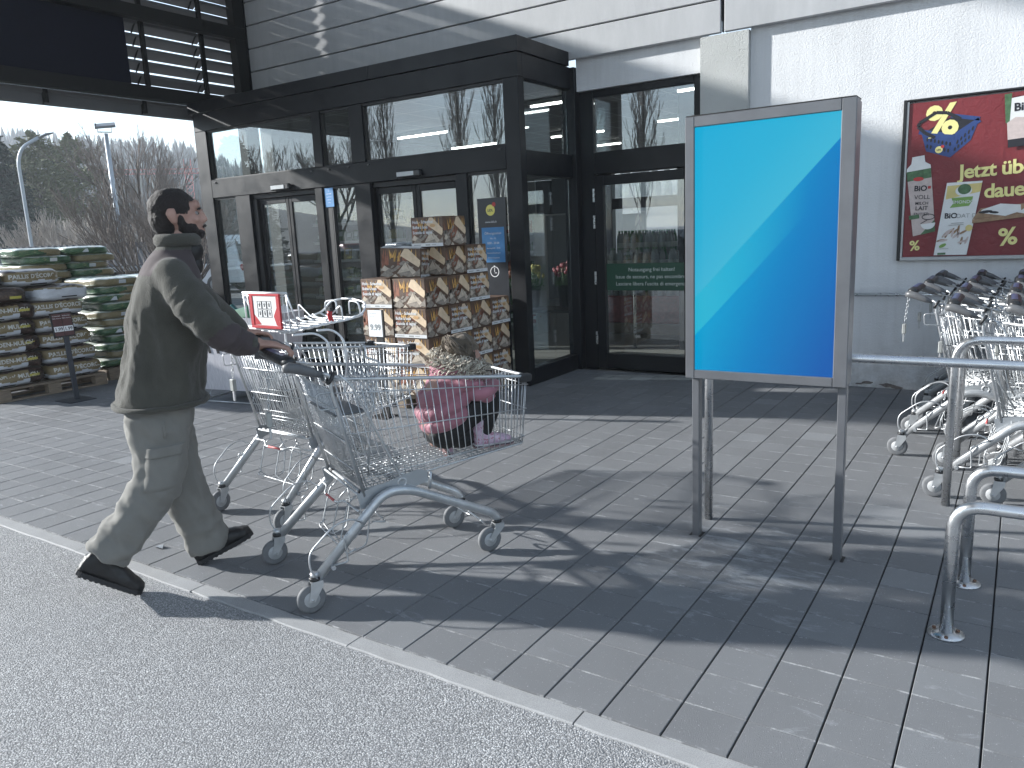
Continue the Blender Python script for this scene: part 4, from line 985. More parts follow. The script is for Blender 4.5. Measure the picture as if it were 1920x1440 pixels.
def brown_bag(kind, sd, loc, rz, label):
    if (kind, sd) in protos: return dup(protos[(kind, sd)], loc, rz, label, 'bags of bark mulch on the left pallet')
    t = bag_proto(kind, sd); t.location = loc; t.rotation_euler = (0, 0, rz); t['label'] = label; t['group'] = 'bags of bark mulch on the left pallet'
    make_pillow(BA, BB, BC, sd, brown_cls(kind), [BARK, TANF, WHITEF]).build('film', [BARK, TANF, WHITEF], t)
    if kind == 'ecorce':
        put('lettering', side_print("PAILLIS D'ÉCORCE", .062, -.262, .0, sd, dims, INKW), t); put('black_mark', patch(-.05, .13, -.075, -.062, sd, dims, INK), t)
    if kind == 'mulch':
        put('lettering', side_print('RINDEN-MULCH', .062, -.27, .0, sd, dims, INKW), t); put('black_mark', patch(-.2, -.05, -.075, -.062, sd, dims, INK), t); put('yellow_tag', patch(.10, .21, .0, .026, sd, dims, YTAG), t)
    if kind == 'white': put('black_mark', patch(-.05, .13, -.05, -.038, sd, dims, INK), t)
    if kind == 'bark': put('yellow_tag', patch(.10, .22, -.04, -.012, sd, dims, YTAG), t)
    return t
pallet((-9.45, 4.33, 0), math.pi/2, 'wooden pallet carrying the brown bags of bark mulch')
ords = ['lowest', 'second lowest', 'third lowest', 'fourth lowest', 'fifth lowest', 'sixth lowest', 'seventh lowest']
for k in range(5):
    z = .146+BC+.178*k; j = lambda s: random.uniform(-s, s)
    brown_bag('mulch', k % 3, (-9.45+j(.02), 3.99+j(.02), z), j(.02), f'brown bark mulch bag, {ords[k]} of the left column, cut off by the picture edge')
    brown_bag('ecorce', k % 3, (-9.43+j(.02)-.012*k, 4.60+j(.02)-.014*k, z), j(.025), f'brown bark mulch bag, {ords[k]} in the right column of the brown pallet')
z = .146+BC+.178*5
brown_bag('white', 1, (-9.50, 4.60, z-.02), .06, 'brown bag with shiny bark print and white side on top of the right column')
brown_bag('bark', 0, (-9.5, 3.95, z), -.05, 'dark bark printed bag with a yellow tag below the topmost brown bags')
brown_bag('ecorce', 2, (-9.62, 4.37, z+.165), .02, 'topmost brown bark mulch bag lettered along its side')
brown_bag('bark', 2, (-9.6, 3.76, z+.17), .03, 'topmost dark bark printed bag at the left picture edge')
GA, GB, GC = .40, .29, .058; gd = (GA, GB, GC)
LBL = mat('bag_label', (.5, .53, .56), .45, var=.1)
def green_bag(kind, sd, loc, rz, label, group):
    if (kind, sd) in protos: return dup(protos[(kind, sd)], loc, rz, label, group)
    t = bag_proto(kind, sd); t.location = loc; t.rotation_euler = (0, 0, rz); t['label'] = label; t['group'] = group
    cls = (lambda x, y, z: 2 if z > GC*.6 else (1 if y > .02+.05*math.sin(z*60+sd) else 0)) if kind == 'half' else (lambda x, y, z: 2 if z > GC*.6 else (0 if kind == 'green' else 1))
    make_pillow(GA, GB, GC, sd+9, cls, [GREENF, TANG, SUNTOPG]).build('film', [GREENF, TANG, SUNTOPG], t)
    if sd % 2 == 0: put('white_label', patch(-.12+.05*sd, -.03+.05*sd, -.022, .022, sd+9, gd, LBL), t)
    return t
pallet((-9.62, 5.66, 0), math.pi/2, 'wooden pallet under the green soil bags beside the entrance box')
pallet((-10.85, 5.45, 0), math.pi/2, 'wooden pallet under the tallest pile of green soil bags')
kinds = ['half', 'green', 'tan']; knames = {'half': 'green and tan', 'green': 'green', 'tan': 'tan'}
oword = ['first', 'second', 'third', 'fourth', 'fifth', 'sixth', 'seventh', 'eighth', 'ninth', 'tenth', 'eleventh', 'twelfth', 'thirteenth', 'fourteenth', 'fifteenth']
def pile(cx, cy, n, place, group, off=0):
    for k in range(n):
        for c_, dy in enumerate((-.30, .30)):
            j = lambda s: random.uniform(-s, s)
            kk = kinds[(k*2+c_+off+(k//3)) % 3]
            green_bag(kk, (k+c_+off) % 4, (cx+j(.045), cy+dy+j(.035)+(.04 if k % 2 else -.04), .146+GC+.098*k), j(.04),
                      f'{knames[kk]} soil bag, {oword[k]} from the bottom, {["left", "right"][c_]} half of the {place}', group)
pile(-9.60, 5.66, 11, 'shorter green pile', 'soil bags next to the brown pallet')
pile(-10.85, 5.45, 15, 'tall pile behind', 'soil bags in the tallest pile', 1)
# price stand in front of the bags
ps = thing('price_stand', 'dark post with a small brown price board in front of the bark bags', 'price sign', (-8.42, 4.23, 0))
SLATE = mat('slate_blue_metal', (.035, .042, .055), .45, .3, var=.1)
b = MB(); b.cbox(-.15, .17, -.16, .12, .001, .008, .002); b.build('foot_plate', SLATE, ps)
b = MB(); b.tube([(0, 0, .008), (-.03, 0, .78)], .034, 4, sm=False, flat=.5); b.build('post', SLATE, ps)
PM = Matrix.Translation((-.02, -.02, .70)) @ Matrix.Rotation(R(-8), 4, 'Y')
b = MB(); b.cbox(.0, .02, -.11, .11, -.02, .24, .003, M=PM); b.build('board', BLACK, ps)
b = MB(); b.box(.0205, .022, -.098, -.003, -.005, .228, M=PM); b.box(.0205, .022, .003, .098, -.005, .228, M=PM); b.build('brown_sheets', mat('price_brown', (.085, .028, .028), .5, var=.2, scale=20), ps, kind='stuff')
b = MB(); b.box(.0222, .0228, -.098, -.003, .04, .095, M=PM); b.box(.0222, .0228, .003, .098, .04, .095, M=PM); b.build('price_strips', WHITE_P, ps, kind='stuff')
for y in (-.05, .05): lettering('1.99', .048, PDARK, ps, PM @ frame_M((.0235, y, .05), (0, 1, 0), (0, 0, 1)), align='CENTER', bold=.02)
for k, zz in enumerate((.2, .175)):
    for y in (-.05, .05): lettering(('Rindenmulch', 'Paillis d\'écorce')[k], .015, WHITE_P, ps, PM @ frame_M((.0235, y, zz), (0, 1, 0), (0, 0, 1)), align='CENTER')
# ------------------------------------------------------------------ cartons of firewood
CARD = mat('printed_carton', (.095, .055, .035), .5, var=.5, scale=9); CARDT = mat('carton_inside', (.33, .27, .2), .8, var=.1); CW = mat('carton_white', (.62, .63, .64), .5, var=.06)
FLAME = mat('print_flame', (.55, .31, .09), .5, var=.5, scale=16); REDB = mat('print_red_bark', (.26, .10, .06), .5, var=.5, scale=25); CREAM = mat('print_cream_wood', (.62, .48, .33), .5, var=.15, scale=18)
GREYB = mat('print_grey_bark', (.25, .215, .18), .5, var=.4, scale=45); GRAIN = mat('print_end_grain', (.48, .41, .33), .5, var=.25, scale=40); ORG = mat('print_orange', (.5, .3, .14), .5, var=.1)
CX, CY, CZ = .372, .322, .26
def face_art(t, Mf, w, h, text, seed):
    """firewood picture (and lettering) on one face; Mf maps face u,v to the carton"""
    rn = random.Random(seed); lay = [0]
    def add(name, m_, polys):
        lay[0] += 1; b = MB()
        for p in polys: b.add([(u*w, v*h, .0006*lay[0]) for u, v in p], [tuple(range(len(p)))])
        o = b.build(name, m_, t, kind='stuff' if len(polys) > 1 else None); o.matrix_local = Mf
    P = []
    for k in range(9):
        u = rn.uniform(.0, .6); v = rn.uniform(.25, .5); P.append([(u, v), (u+rn.uniform(.05, .1), v+.04), (u+rn.uniform(-.05, .12), rn.uniform(.8, 1.0))])
    add('red_bark', REDB, P)
    P = []
    for k in range(8):
        u = rn.uniform(.22, .5); v = rn.uniform(.5, .68); P.append([(u, v), (u+rn.uniform(.03, .07), v+.02), (u+rn.uniform(-.04, .12), rn.uniform(.85, 1.0))])
    for k in range(3): u = rn.uniform(.75, .95); P.append([(u, .68), (u+.04, .7), (u+.02, .99)])
    add('flames', FLAME, P)
    P = []
    for k in range(12):
        u, v = rn.uniform(-.02, .85), rn.uniform(0, .42); a = rn.uniform(.3, 1.2); l, q = rn.uniform(.12, .28), rn.uniform(.05, .11)
        c_, s_ = math.cos(a), math.sin(a); P.append([(min(1, max(0, u+x*c_-y*s_)), min(1, max(0, v+x*s_+y*c_))) for x, y in ((0, 0), (l, 0), (l*.9, q), (0.02, q))])
    add('grey_bark', GREYB, P)
    add('cream_log', CREAM, [[(.50, .74), (.60, .97), (.70, .97), (.97, .62), (.96, .36)], [(.97, .62), (1, .60), (1, .45), (.96, .36)]])
    add('split_log', GRAIN, [[(.42, .14), (.63, .52), (.74, .24)], [(.74, .24), (.66, .50), (.95, .14), (.84, .05)]]); add('log_shade', GREYB, [[(.42, .14), (.74, .24), (.84, .05), (.70, .03)], [(.8, .1), (1, .32), (1, .06)], [(.0, .06), (.2, .3), (.34, .1), (.2, .0)]])
    add('log_ends', GRAIN, [[(.02, .24), (.1, .40), (.22, .30), (.12, .2)], [(.3, .02), (.38, .12), (.46, .02)]])
    if text:
        add('round_tag', ORG, [[(.70+.09*math.cos(q*.4488), .70+.055*math.sin(q*.4488)) for q in range(14)]])
        for k, s_ in enumerate(('Holz - Schachtel', 'Boîte à bois', 'Scatola di legna')):
            lettering(s_, .037, CW, t, Mf @ Matrix.Translation((.025, h*.79-k*.046, .006)), bold=.03)
        add('white_strip', CW, [[(.0, .0), (1, .0), (1, .115), (.0, .115)]])
        add('strip_print', PGREY, [[(.08, .04), (.3, .04), (.3, .07), (.08, .07)], [(.45, .03), (.6, .03), (.6, .08), (.45, .08)], [(.64, .045), (.78, .045), (.78, .065), (.64, .065)]])
cart_protos = {}
def carton(kind, loc, rz, label):
    """kind: which of the two seen faces carries the lettering; origin = front left bottom corner"""
    if kind in cart_protos: return dup(cart_protos[kind], loc, rz, label)
    t = thing('firewood_carton', label, 'carton', loc, rz, 'cartons of firewood'); cart_protos[kind] = t
    b = MB()
    if kind == 'open':
        w = .005
        for q in ((0, CX, 0, w, 0, CZ), (0, CX, CY-w, CY, 0, CZ), (0, w, w, CY-w, 0, CZ), (CX-w, CX, w, CY-w, 0, CZ), (w, CX-w, w, CY-w, 0, .17)): b.box(*q)
        b.build('carton_body', CARD, t)
        for P in (((.0, 0, CZ), (CX, 0, CZ), (CX-.03, .12, CZ+.012), (.03, .12, CZ+.03)), ((0, CY, CZ), (CX, CY, CZ), (CX-.04, CY-.14, CZ+.006), (.05, CY-.13, CZ-.015)), ((0, 0, CZ), (0, CY, CZ), (.13, CY-.03, CZ+.05), (.14, .03, CZ+.02)), ((CX, 0, CZ), (CX, CY, CZ), (CX-.13, CY-.02, CZ-.03), (CX-.12, .02, CZ-.02))):
            m_ = MB(); m_.add([tuple(p) for p in P]+[(x, y, z-.003) for x, y, z in P], [(0, 1, 2, 3), (7, 6, 5, 4), (0, 4, 5, 1), (1, 5, 6, 2), (2, 6, 7, 3), (3, 7, 4, 0)]); m_.build('flap', CW, t)
    else: b.cbox(0, CX, 0, CY, 0, CZ, .004); b.build('carton_body', CARD, t)
    face_art(t, frame_M((0, -.0003, 0), (1, 0, 0), (0, 0, 1)), CX, CZ, kind in ('front',), 3)
    face_art(t, frame_M((CX+.0003, 0, 0), (0, 1, 0), (0, 0, 1)), CY, CZ, kind in ('side', 'open'), 5)
    return t
pallet((-4.72, 5.87, 0), math.pi/2, 'wooden pallet under the cartons of firewood')
bx0, by0, st_ = -5.075, 5.22, .327
lay_n = ['bottom layer', 'second layer', 'third layer', 'fourth layer', 'fifth layer', 'top layer']
pos_n = ['front', 'second from the front', 'third from the front', 'rearmost']
have = [[4, 4, 3, 3], [4, 4, 4, 3]]                       # layers: left stack and right stack, front to back
for i in (0, 1):
    for j in range(4):
        for k in range(have[i][j]):
            kind = 'front' if (i == 0 or j == 0) else ('side' if (j+k) % 2 else 'front')
            if i == 1 and j == 0: kind = 'front' if k % 3 else 'plain'
            if i == 0 and k == 2: kind = 'plain'
            carton(kind, (bx0+i*.38+random.uniform(-.006, .006), by0+j*st_+random.uniform(-.004, .004), .146+k*.263), random.uniform(-.02, .02),
                   f'firewood carton in the {lay_n[k]}, {pos_n[j]} of the {["left", "right"][i]} row')
carton('side', (bx0+.38, by0+2*st_-.02, .146+4*.263), -.02, 'firewood carton of the fifth layer standing behind the open carton')
carton('plain', (bx0+.36, by0+st_, .146+4*.263), .03, 'firewood carton of the fifth layer under the single top carton')
o_ = carton('open', (bx0+.28, by0-.03, .146+4*.263+.014), .36, 'opened firewood carton standing askew with white flaps on the pile'); o_.rotation_euler = (R(-3), R(3), .36)
carton('front', (bx0+.40, by0+.29, .146+5*.263), -.03, 'single firewood carton at the very top of the pile')
# price tag 9.99
pt_ = thing('price_tag', 'white price card reading 9.99 on a dark stand in front of the cartons', 'price sign', (-4.66, 4.93, 0))
b = MB(); b.cbox(-.015, .075, .012, .03, .01, .95, .003); b.build('stand', BLACK, pt_); b = MB(); b.cbox(-.09, .1, -.08, .1, .001, .009, .002); b.build('foot_plate', BLACK, pt_)
b = MB(); b.cbox(-.08, .08, 0, .011, .715, .945, .002); b.build('card', WHITE_P, pt_)
b = MB(); b.cbox(.0805, .10, -.002, .014, .71, .95, .002); b.build('card_holder', BLACK, pt_)
lettering('9.99', .072, PGREY, pt_, FX(0, -.002, .775), align='CENTER', bold=.02); lettering('Holz-Schachtel', .014, PGREY, pt_, FX(-.06, -.002, .915)); lettering('Boîte à bois', .012, PGREY, pt_, FX(-.06, -.002, .89))
# ------------------------------------------------------------------ display bin
PLANKW = N('white_plank_print'); _p = PLANKW.coord(); _q = PLANKW.vmath('MULTIPLY', _p, None); _q.node.inputs[1].default_value = (60, 60, 2)
PLANKW.set(color=PLANKW.ramp(PLANKW.noise(_q, 2, 4), [(.3, (.42, .41, .45)), (.7, (.60, .59, .62))]), rough=.55); PLANKW = PLANKW.m
db = thing('display_bin', 'white plank patterned display bin with black brush strokes behind the trolleys', 'bin', (-6.62, 5.12, 0), .15)
b = MB()
lo, hi = [(-.36, -.30), (.36, -.30), (.36, .30), (-.36, .30)], [(-.44, -.38), (.44, -.38), (.44, .38), (-.44, .38)]
b.add([(x, y, .12) for x, y in lo]+[(x, y, .86) for x, y in hi]+[(x*.97, y*.97, .86) for x, y in hi]+[(x*.95, y*.95, .4) for x, y in lo],
      [(3, 2, 1, 0), (0, 1, 5, 4), (1, 2, 6, 5), (2, 3, 7, 6), (3, 0, 4, 7), (4, 5, 9, 8), (5, 6, 10, 9), (6, 7, 11, 10), (7, 4, 8, 11), (8, 9, 13, 12), (9, 10, 14, 13), (10, 11, 15, 14), (11, 8, 12, 15), (12, 13, 14, 15)])
b.build('bin_body', PLANKW, db)
b = MB(); b.tube([(-.4, -.36, .012), (.4, -.36, .012), (.4, .36, .012), (-.4, .36, .012)], .006, 5, closed=True)
for x, y in ((-.3, -.36), (.3, -.36), (.3, .36), (-.3, .36)): b.tube([(x, y, .012), (x*.95, y*.78, .125)], .006, 5)
b.build('wire_foot', ZINC, db)
b = MB()
def stroke(x0, z0, x1, z1, w):
    yy = lambda z: -.302-.08*(z-.12)/.74-.002
    b.add([(x0-w, yy(z0), z0), (x0+w, yy(z0), z0), (x1+w, yy(z1), z1), (x1-w, yy(z1), z1)], [(0, 1, 2, 3)])
for q in ((-.33, .84, -.32, .80, .02), (-.25, .82, -.19, .50, .018), (-.14, .82, -.08, .50, .018), (-.02, .80, -.02, .52, .016), (-.02, .53, .08, .53, .015), (.16, .8, .2, .5, .018), (.27, .8, .23, .5, .018)): stroke(*q)
b.build('brush_strokes', INK, db, kind='stuff')
PKM = [mat('packet_green', (.04, .16, .09), .35), mat('packet_white', (.55, .57, .58), .35), mat('packet_teal', (.03, .12, .13), .35)]
for k in range(9):
    b = MB(); x, y = random.uniform(-.32, .32), random.uniform(-.28, .28)
    b.cbox(-.09, .09, -.02, .02, -.12, .12, .006, M=Matrix.Translation((x, y, .80)) @ Matrix.Rotation(random.uniform(-.9, .9), 4, 'Y') @ Matrix.Rotation(random.uniform(-.8, .8), 4, 'X')); o = b.build('packet', PKM[k % 3])
    o.matrix_world = Matrix.Translation((-6.62, 5.12, 0)) @ Matrix.Rotation(.15, 4, 'Z'); tag(o, ['green', 'white', 'dark teal'][k % 3]+' packet lying in the display bin, '+['at its left', 'in its middle', 'at its right'][k//3], 'packet', 'packets in the display bin')
# ------------------------------------------------------------------ people
def bake(mb, voxel, smooth=4, factor=.5, sub=0):
    """joins overlapping forms into one continuous skin"""
    o = mb.build('form', [])
    r_ = o.modifiers.new('r', 'REMESH'); r_.mode = 'VOXEL'; r_.voxel_size = voxel
    if smooth: s_ = o.modifiers.new('s', 'SMOOTH'); s_.iterations = smooth; s_.factor = factor
    me = bpy.data.meshes.new_from_object(o.evaluated_get(bpy.context.evaluated_depsgraph_get()))
    old = o.data; bpy.data.objects.remove(o); bpy.data.meshes.remove(old)
    me.polygons.foreach_set('use_smooth', [True]*len(me.polygons)); return me
def coords(me): a = np.empty(len(me.vertices)*3); me.vertices.foreach_get('co', a); return a.reshape(-1, 3)
def normals(me): a = np.empty(len(me.vertices)*3); me.vertex_normals.foreach_get('vector', a); return a.reshape(-1, 3)
def displace(me, fn):
    c, n = coords(me), normals(me); d = np.array([fn(Vector(p), Vector(q)) for p, q in zip(c, n)])
    c = c+n*d[:, None]; me.vertices.foreach_set('co', c.ravel()); me.update()
def paint(me, mats, fn):
    me.materials.clear()
    for m_ in mats: me.materials.append(m_)
    c = coords(me); n = normals(me)
    vid = np.array([fn(Vector(p), Vector(q)) for p, q in zip(c, n)])
    me.polygons.foreach_set('material_index', [int(np.bincount(vid[list(p.vertices)]).argmax()) for p in me.polygons])
def ering(c, rx, ry, n=20, ax=(1, 0, 0), ay=(0, 1, 0), pw=2.0):
    ax, ay, c = Vector(ax), Vector(ay), Vector(c); out = []
    for i in range(n):
        t = 2*math.pi*i/n; u, v = math.cos(t), math.sin(t)
        s_ = (abs(u)**pw+abs(v)**pw)**(-1/pw); out.append(c+ax*u*s_*rx+ay*v*s_*ry)
    return out
def limb(mb, pts, rads, n=14, k=5):
    """tapered round form through points, rounded at the ends"""
    P = [Vector(p) for p in pts]; Q, Rr = [], []
    for i in range(len(P)-1):
        p0 = P[max(0, i-1)]; p1, p2 = P[i], P[i+1]; p3 = P[min(len(P)-1, i+2)]
        for j in range(k):
            t = j/k; Q.append(.5*((2*p1)+(p2-p0)*t+(2*p0-5*p1+4*p2-p3)*t*t+(3*p1-p0-3*p2+p3)*t**3)); Rr.append(lerp(rads[i], rads[i+1], t))
    Q.append(P[-1]); Rr.append(rads[-1])
    mb.tube(Q, Rr, n); mb.ball(Q[0], Rr[0], 12, 8); mb.ball(Q[-1], Rr[-1], 12, 8)
def smooth01(a, b_, x): t = min(1, max(0, (x-a)/(b_-a))); return t*t*(3-2*t)
nz = lambda p, s, o=0: mnoise.noise((p[0]*s+o, p[1]*s+o*1.7, p[2]*s-o))
def cloth(name, color, scale=260, bstr=.35, bdist=.002, sheen=.25, var=.16, rough=.9):
    m = N(name); c = m.coord(); f = m.noise(c, scale, 3, .7); g = m.noise(c, 9, 4, .6)
    m.set(color=m.ramp(g, [(.3, [x*(1-var) for x in color]), (.7, [x*(1+var) for x in color])]), rough=rough, spec=.2, sheen=sheen); m.bump(f, bstr, bdist); return m.m
SKIN = N('skin'); _c3 = SKIN.coord(); SKIN.set(color=SKIN.ramp(SKIN.noise(_c3, 14, 4), [(.3, (.33, .19, .15)), (.7, (.42, .26, .21))]), rough=.5, spec=.4); SKIN = SKIN.m
FLEECE = cloth('olive_fleece', (.066, .064, .054), 150, .8, .006, .2); SUEDE = cloth('mauve_suede_patch', (.066, .053, .055), 240, .25, .002, .1)
COTTON = cloth('stone_cotton', (.185, .181, .168), 420, .25, .001, .1, .07); HAIRM = cloth('dark_hair', (.022, .018, .017), 120, .9, .006, .1, .3, .7)
BLACKL = mat('black_shoe', (.010, .010, .011), .5, var=.3, scale=30, bump=.4, bscale=60, bdist=.003); SOLE = mat('shoe_sole', (.02, .02, .022), .7, var=.2, bump=.5, bscale=50, bdist=.004)
LACE = mat('shoe_lace', (.03, .03, .032), .8)
man = thing('person', 'man in an olive fleece jacket and stone cargo trousers pushing the front trolley', 'person', (-3.34, 1.955, 0), R(-30))
# --- body
b = MB()
b.loft([ering((0, y, z), rx, ry, 18) for z, y, rx, ry in ((.86, .085, .15, .11), (1.0, .10, .14, .10), (1.2, .14, .16, .105), (1.36, .175, .17, .105), (1.44, .19, .15, .09), (1.49, .205, .09, .07))])
limb(b, [(0, .205, 1.46), (0, .235, 1.55), (0, .255, 1.60)], [.062, .056, .056])
b.ball((0, .245, 1.705), (.076, .098, .098), 18, 14); b.ball((0, .285, 1.66), (.064, .075, .082), 16, 12)
b.ball((0, .318, 1.615), (.043, .038, .035), 12, 8); b.ball((0, .335, 1.735), (.052, .022, .03), 12, 8)
b.loft([ering((0, .352, 1.722), .010, .008, 8), ering((0, .364, 1.692), .013, .012, 8), ering((0, .371, 1.670), .017, .013, 8), ering((0, .358, 1.655), .014, .006, 8)])
b.ball((0, .354, 1.632), (.026, .012, .006), 10, 6); b.ball((0, .353, 1.621), (.022, .012, .007), 10, 6)
for s in (-1, 1):
    b.loft([ering((s*.076, .235, 1.655), .010, .012, 8), ering((s*.084, .228, 1.675), .010, .020, 8), ering((s*.087, .222, 1.70), .011, .024, 8), ering((s*.084, .226, 1.722), .008, .016, 8)])
    b.ball((s*.045, .325, 1.672), (.022, .022, .018), 10, 6)
limb(b, [(.17, .18, 1.42), (.335, .32, 1.20), (.283, .50, 1.112)], [.055, .045, .030]); limb(b, [(-.17, .2, 1.42), (-.33, .40, 1.22), (-.37, .53, 1.11)], [.055, .045, .034])
limb(b, [(.09, .06, .86), (.10, .04, .5), (.10, -.22, .24), (.1, -.28, .17)], [.09, .065, .04, .03]); limb(b, [(-.09, .1, .86), (-.1, .14, .48), (-.1, .215, .1)], [.09, .065, .045])
def hand(b, M, s):
    """relaxed gripping hand: palm along +y, back of the hand up, thumb on the s side"""
    T = lambda p: M @ Vector(p)
    b.loft([[T(q) for q in ering((0, y, z), rx, rz, 14, (1, 0, 0), (0, 0, 1))] for y, z, rx, rz in ((-.03, 0, .026, .020), (0, 0, .030, .017), (.03, .003, .038, .016), (.065, .002, .042, .015), (.082, -.002, .040, .012))])
    for k, (x, L_) in enumerate(((.030*s, .92), (.010*s, 1.0), (-.011*s, .95), (-.031*s, .78))):
        f = [(x, .07, 0), (x*1.02, .07+.040*L_, -.004), (x*1.02, .07+.062*L_, -.024), (x, .07+.052*L_, -.046)]
        P = [T(q) for q in f]; b.tube(P, [.0098, .0092, .0085, .0072], 9); b.ball(P[-1], .0074, 8, 6); b.ball(P[1], .0095, 8, 6); b.ball(P[2], .0088, 8, 6)
    P = [T(q) for q in ((.022*s, .005, -.008), (.048*s, .03, -.026), (.050*s, .058, -.046), (.038*s, .078, -.056))]
    b.tube(P, [.0145, .0125, .0105, .008], 9); b.ball(P[-1], .0082, 8, 6); b.ball(P[2], .0105, 8, 6)
HM = Matrix.Translation((.283, .508, 1.112)) @ Matrix.Rotation(R(-4), 4, 'Z') @ Matrix.Rotation(R(-12), 4, 'X') @ Matrix.Scale(1.14, 4); hand(b, HM, -1)
HM2 = Matrix.Translation((-.375, .545, 1.10)) @ Matrix.Rotation(R(14), 4, 'Z') @ Matrix.Rotation(R(-8), 4, 'X'); hand(b, HM2, 1)
me = bake(b, .0055, 5); me.materials.append(SKIN); put('body', me, man)
EYEW = mat('eye_white', (.22, .2, .19), .3, var=0); EYED = mat('eye_dark', (.03, .02, .015), .2, var=0)
for s in (-1, 1):
    b = MB(); b.ball((s*.031, .3325, 1.700), .0115, 12, 8); e = b.build('eye', EYEW, man); b = MB(); b.ball((s*.033, .3405, 1.700), (.0065, .004, .0065), 10, 6); b.build('iris', EYED, e)
    b = MB(); b.tube([(s*.012, .349, 1.717), (s*.032, .351, 1.722), (s*.052, .338, 1.716)], [.004, .0048, .003], 6); b.build('eyebrow', HAIRM, man)
b = MB(); b.ball((0, .236, 1.722), (.083, .104, .095), 24, 16); b.ball((0, .205, 1.675), (.075, .073, .075), 18, 12); me = bake(b, .007, 3)
displace(me, lambda p, n: .004*nz(p, 40)+.003*nz(p, 90, 3)); c_ = coords(me)
# trim the hair to a hairline
bmh = [i for i, p in enumerate(me.polygons) if not (p.center[1] > .305 and p.center[2] < 1.752) and not (p.center[1] > .245 and p.center[2] < 1.70) and p.center[2] > 1.615]
V_ = [tuple(v.co) for v in me.vertices]; F_ = [tuple(me.polygons[i].vertices) for i in bmh]
m2 = bpy.data.meshes.new('hair'); m2.from_pydata(V_, [], F_); m2.materials.append(HAIRM); m2.polygons.foreach_set('use_smooth', [True]*len(F_)); put('hair', m2, man)
b = MB(); b.ball((0, .318, 1.612), (.050, .046, .036), 16, 10); b.ball((.046, .29, 1.635), (.022, .045, .032), 12, 8); b.ball((-.046, .29, 1.635), (.022, .045, .032), 12, 8); b.ball((.066, .262, 1.665), (.012, .018, .035), 10, 8); b.ball((-.066, .262, 1.665), (.012, .018, .035), 10, 8); me = bake(b, .006, 3); displace(me, lambda p, n: .004*nz(p, 60)); me.materials.append(HAIRM); put('beard', me, man)
b = MB(); b.tube([(-.028, .357, 1.638), (0, .368, 1.645), (.028, .357, 1.638)], [.004, .006, .004], 8); b.build('moustache', HAIRM, man)
# --- fleece jacket
b = MB()
b.loft([ering((0, y, z), rx, ry, 28, pw=2.3) for z, y, rx, ry in ((.848, .088, .215, .178), (.868, .088, .236, .194), (.90, .088, .232, .188), (1.0, .11, .224, .176), (1.115, .145, .222, .168), (1.245, .15, .222, .166), (1.363, .178, .222, .152), (1.44, .19, .205, .128), (1.495, .20, .155, .105), (1.53, .215, .105, .088), (1.56, .235, .080, .080), (1.60, .25, .074, .074), (1.612, .252, .066, .066))])
limb(b, [(.165, .19, 1.435), (.245, .235, 1.34), (.325, .32, 1.205), (.315, .40, 1.145), (.29, .462, 1.115)], [.080, .085, .078, .066, .050], 16); limb(b, [(-.165, .2, 1.435), (-.25, .29, 1.33), (-.33, .40, 1.22), (-.365, .50, 1.13)], [.088, .086, .076, .058], 16)
me = bake(b, .0105, 12)
def fold(p, n):
    a = math.atan2(p.x, p.y-.12); d = 0
    if abs(p.x) < .25 and p.y < .42 and n.z < .8:
        w = smooth01(1.46, 1.1, p.z)*smooth01(.875, .93, p.z)
        d += w*(.007*math.sin(a*6+3.5*nz(p, 3)+p.z*6)+.024*(.22-abs(nz((math.sin(a)*.3, math.cos(a)*.3, p.z*.35), 9, 2)))+.010*(.22-abs(nz((math.sin(a)*.3, math.cos(a)*.3+p.z*.4, p.z*.5), 15, 6))))
    q = abs(nz(p, 8, 5)); arm = smooth01(.21, .27, p.x)
    u = (p.y*.75-p.z*.65)                                     # along the sleeve
    d += arm*(.0025*math.sin(u*62+p.x*16+5*nz(p, 6, 1))+.020*(.2-abs(nz((p.x, u*1.6, p.y-p.z), 8, 2)))+.010*(.2-abs(nz((p.x, u*2.4, (p.y-p.z)*.6), 13, 4))))*smooth01(1.45, 1.32, p.z)
    if p.z < .885: d += .004
    return d+.008*(.28-q)*smooth01(1.5, 1.4, p.z)+.0025*nz(p, 26)
displace(me, fold)
def jpart(p, n):
    if p.z > 1.435-.25*max(0, p.y-.2) and abs(p.x) < .175 and p.z < 1.545: return 1
    if (p.y-.40)**2/.014+(p.z-1.13)**2/.008+(p.x-.36)**2/.012 < 1 and n.x > .05: return 1
    return 0
paint(me, [FLEECE, SUEDE], jpart); jk = put('fleece_jacket', me, man)
b = MB(); b.tube(ering((0, .088, .862), .24, .197, 40, pw=2.3), .013, 8, closed=True); me = b.mesh('hem_band', FLEECE); displace(me, lambda p, n: .004*nz(p, 14)); put('hem_band', me, jk)
b = MB(); b.tube(ering((0, .243, 1.585), .083, .083, 26), .020, 8, closed=True, flat=1.5); put('collar', b.mesh('collar', FLEECE), jk)
b = MB(); b.ball((0, .290, 1.535), (.060, .058, .062), 18, 12); b.ball((.0, .305, 1.47), (.04, .035, .05), 14, 10); me = b.mesh('dark_scarf', BLACKL); put('dark_scarf', me, jk)
b = MB(); b.tube([(.291, .462, 1.115), (.287, .487, 1.108)], [.050, .043], 14); put('cuff', b.mesh('cuff', FLEECE), jk)
b = MB(); b.cbox(-.09, .10, .235, .262, .838, .862, .006); b.build('belt', BLACKL, man)
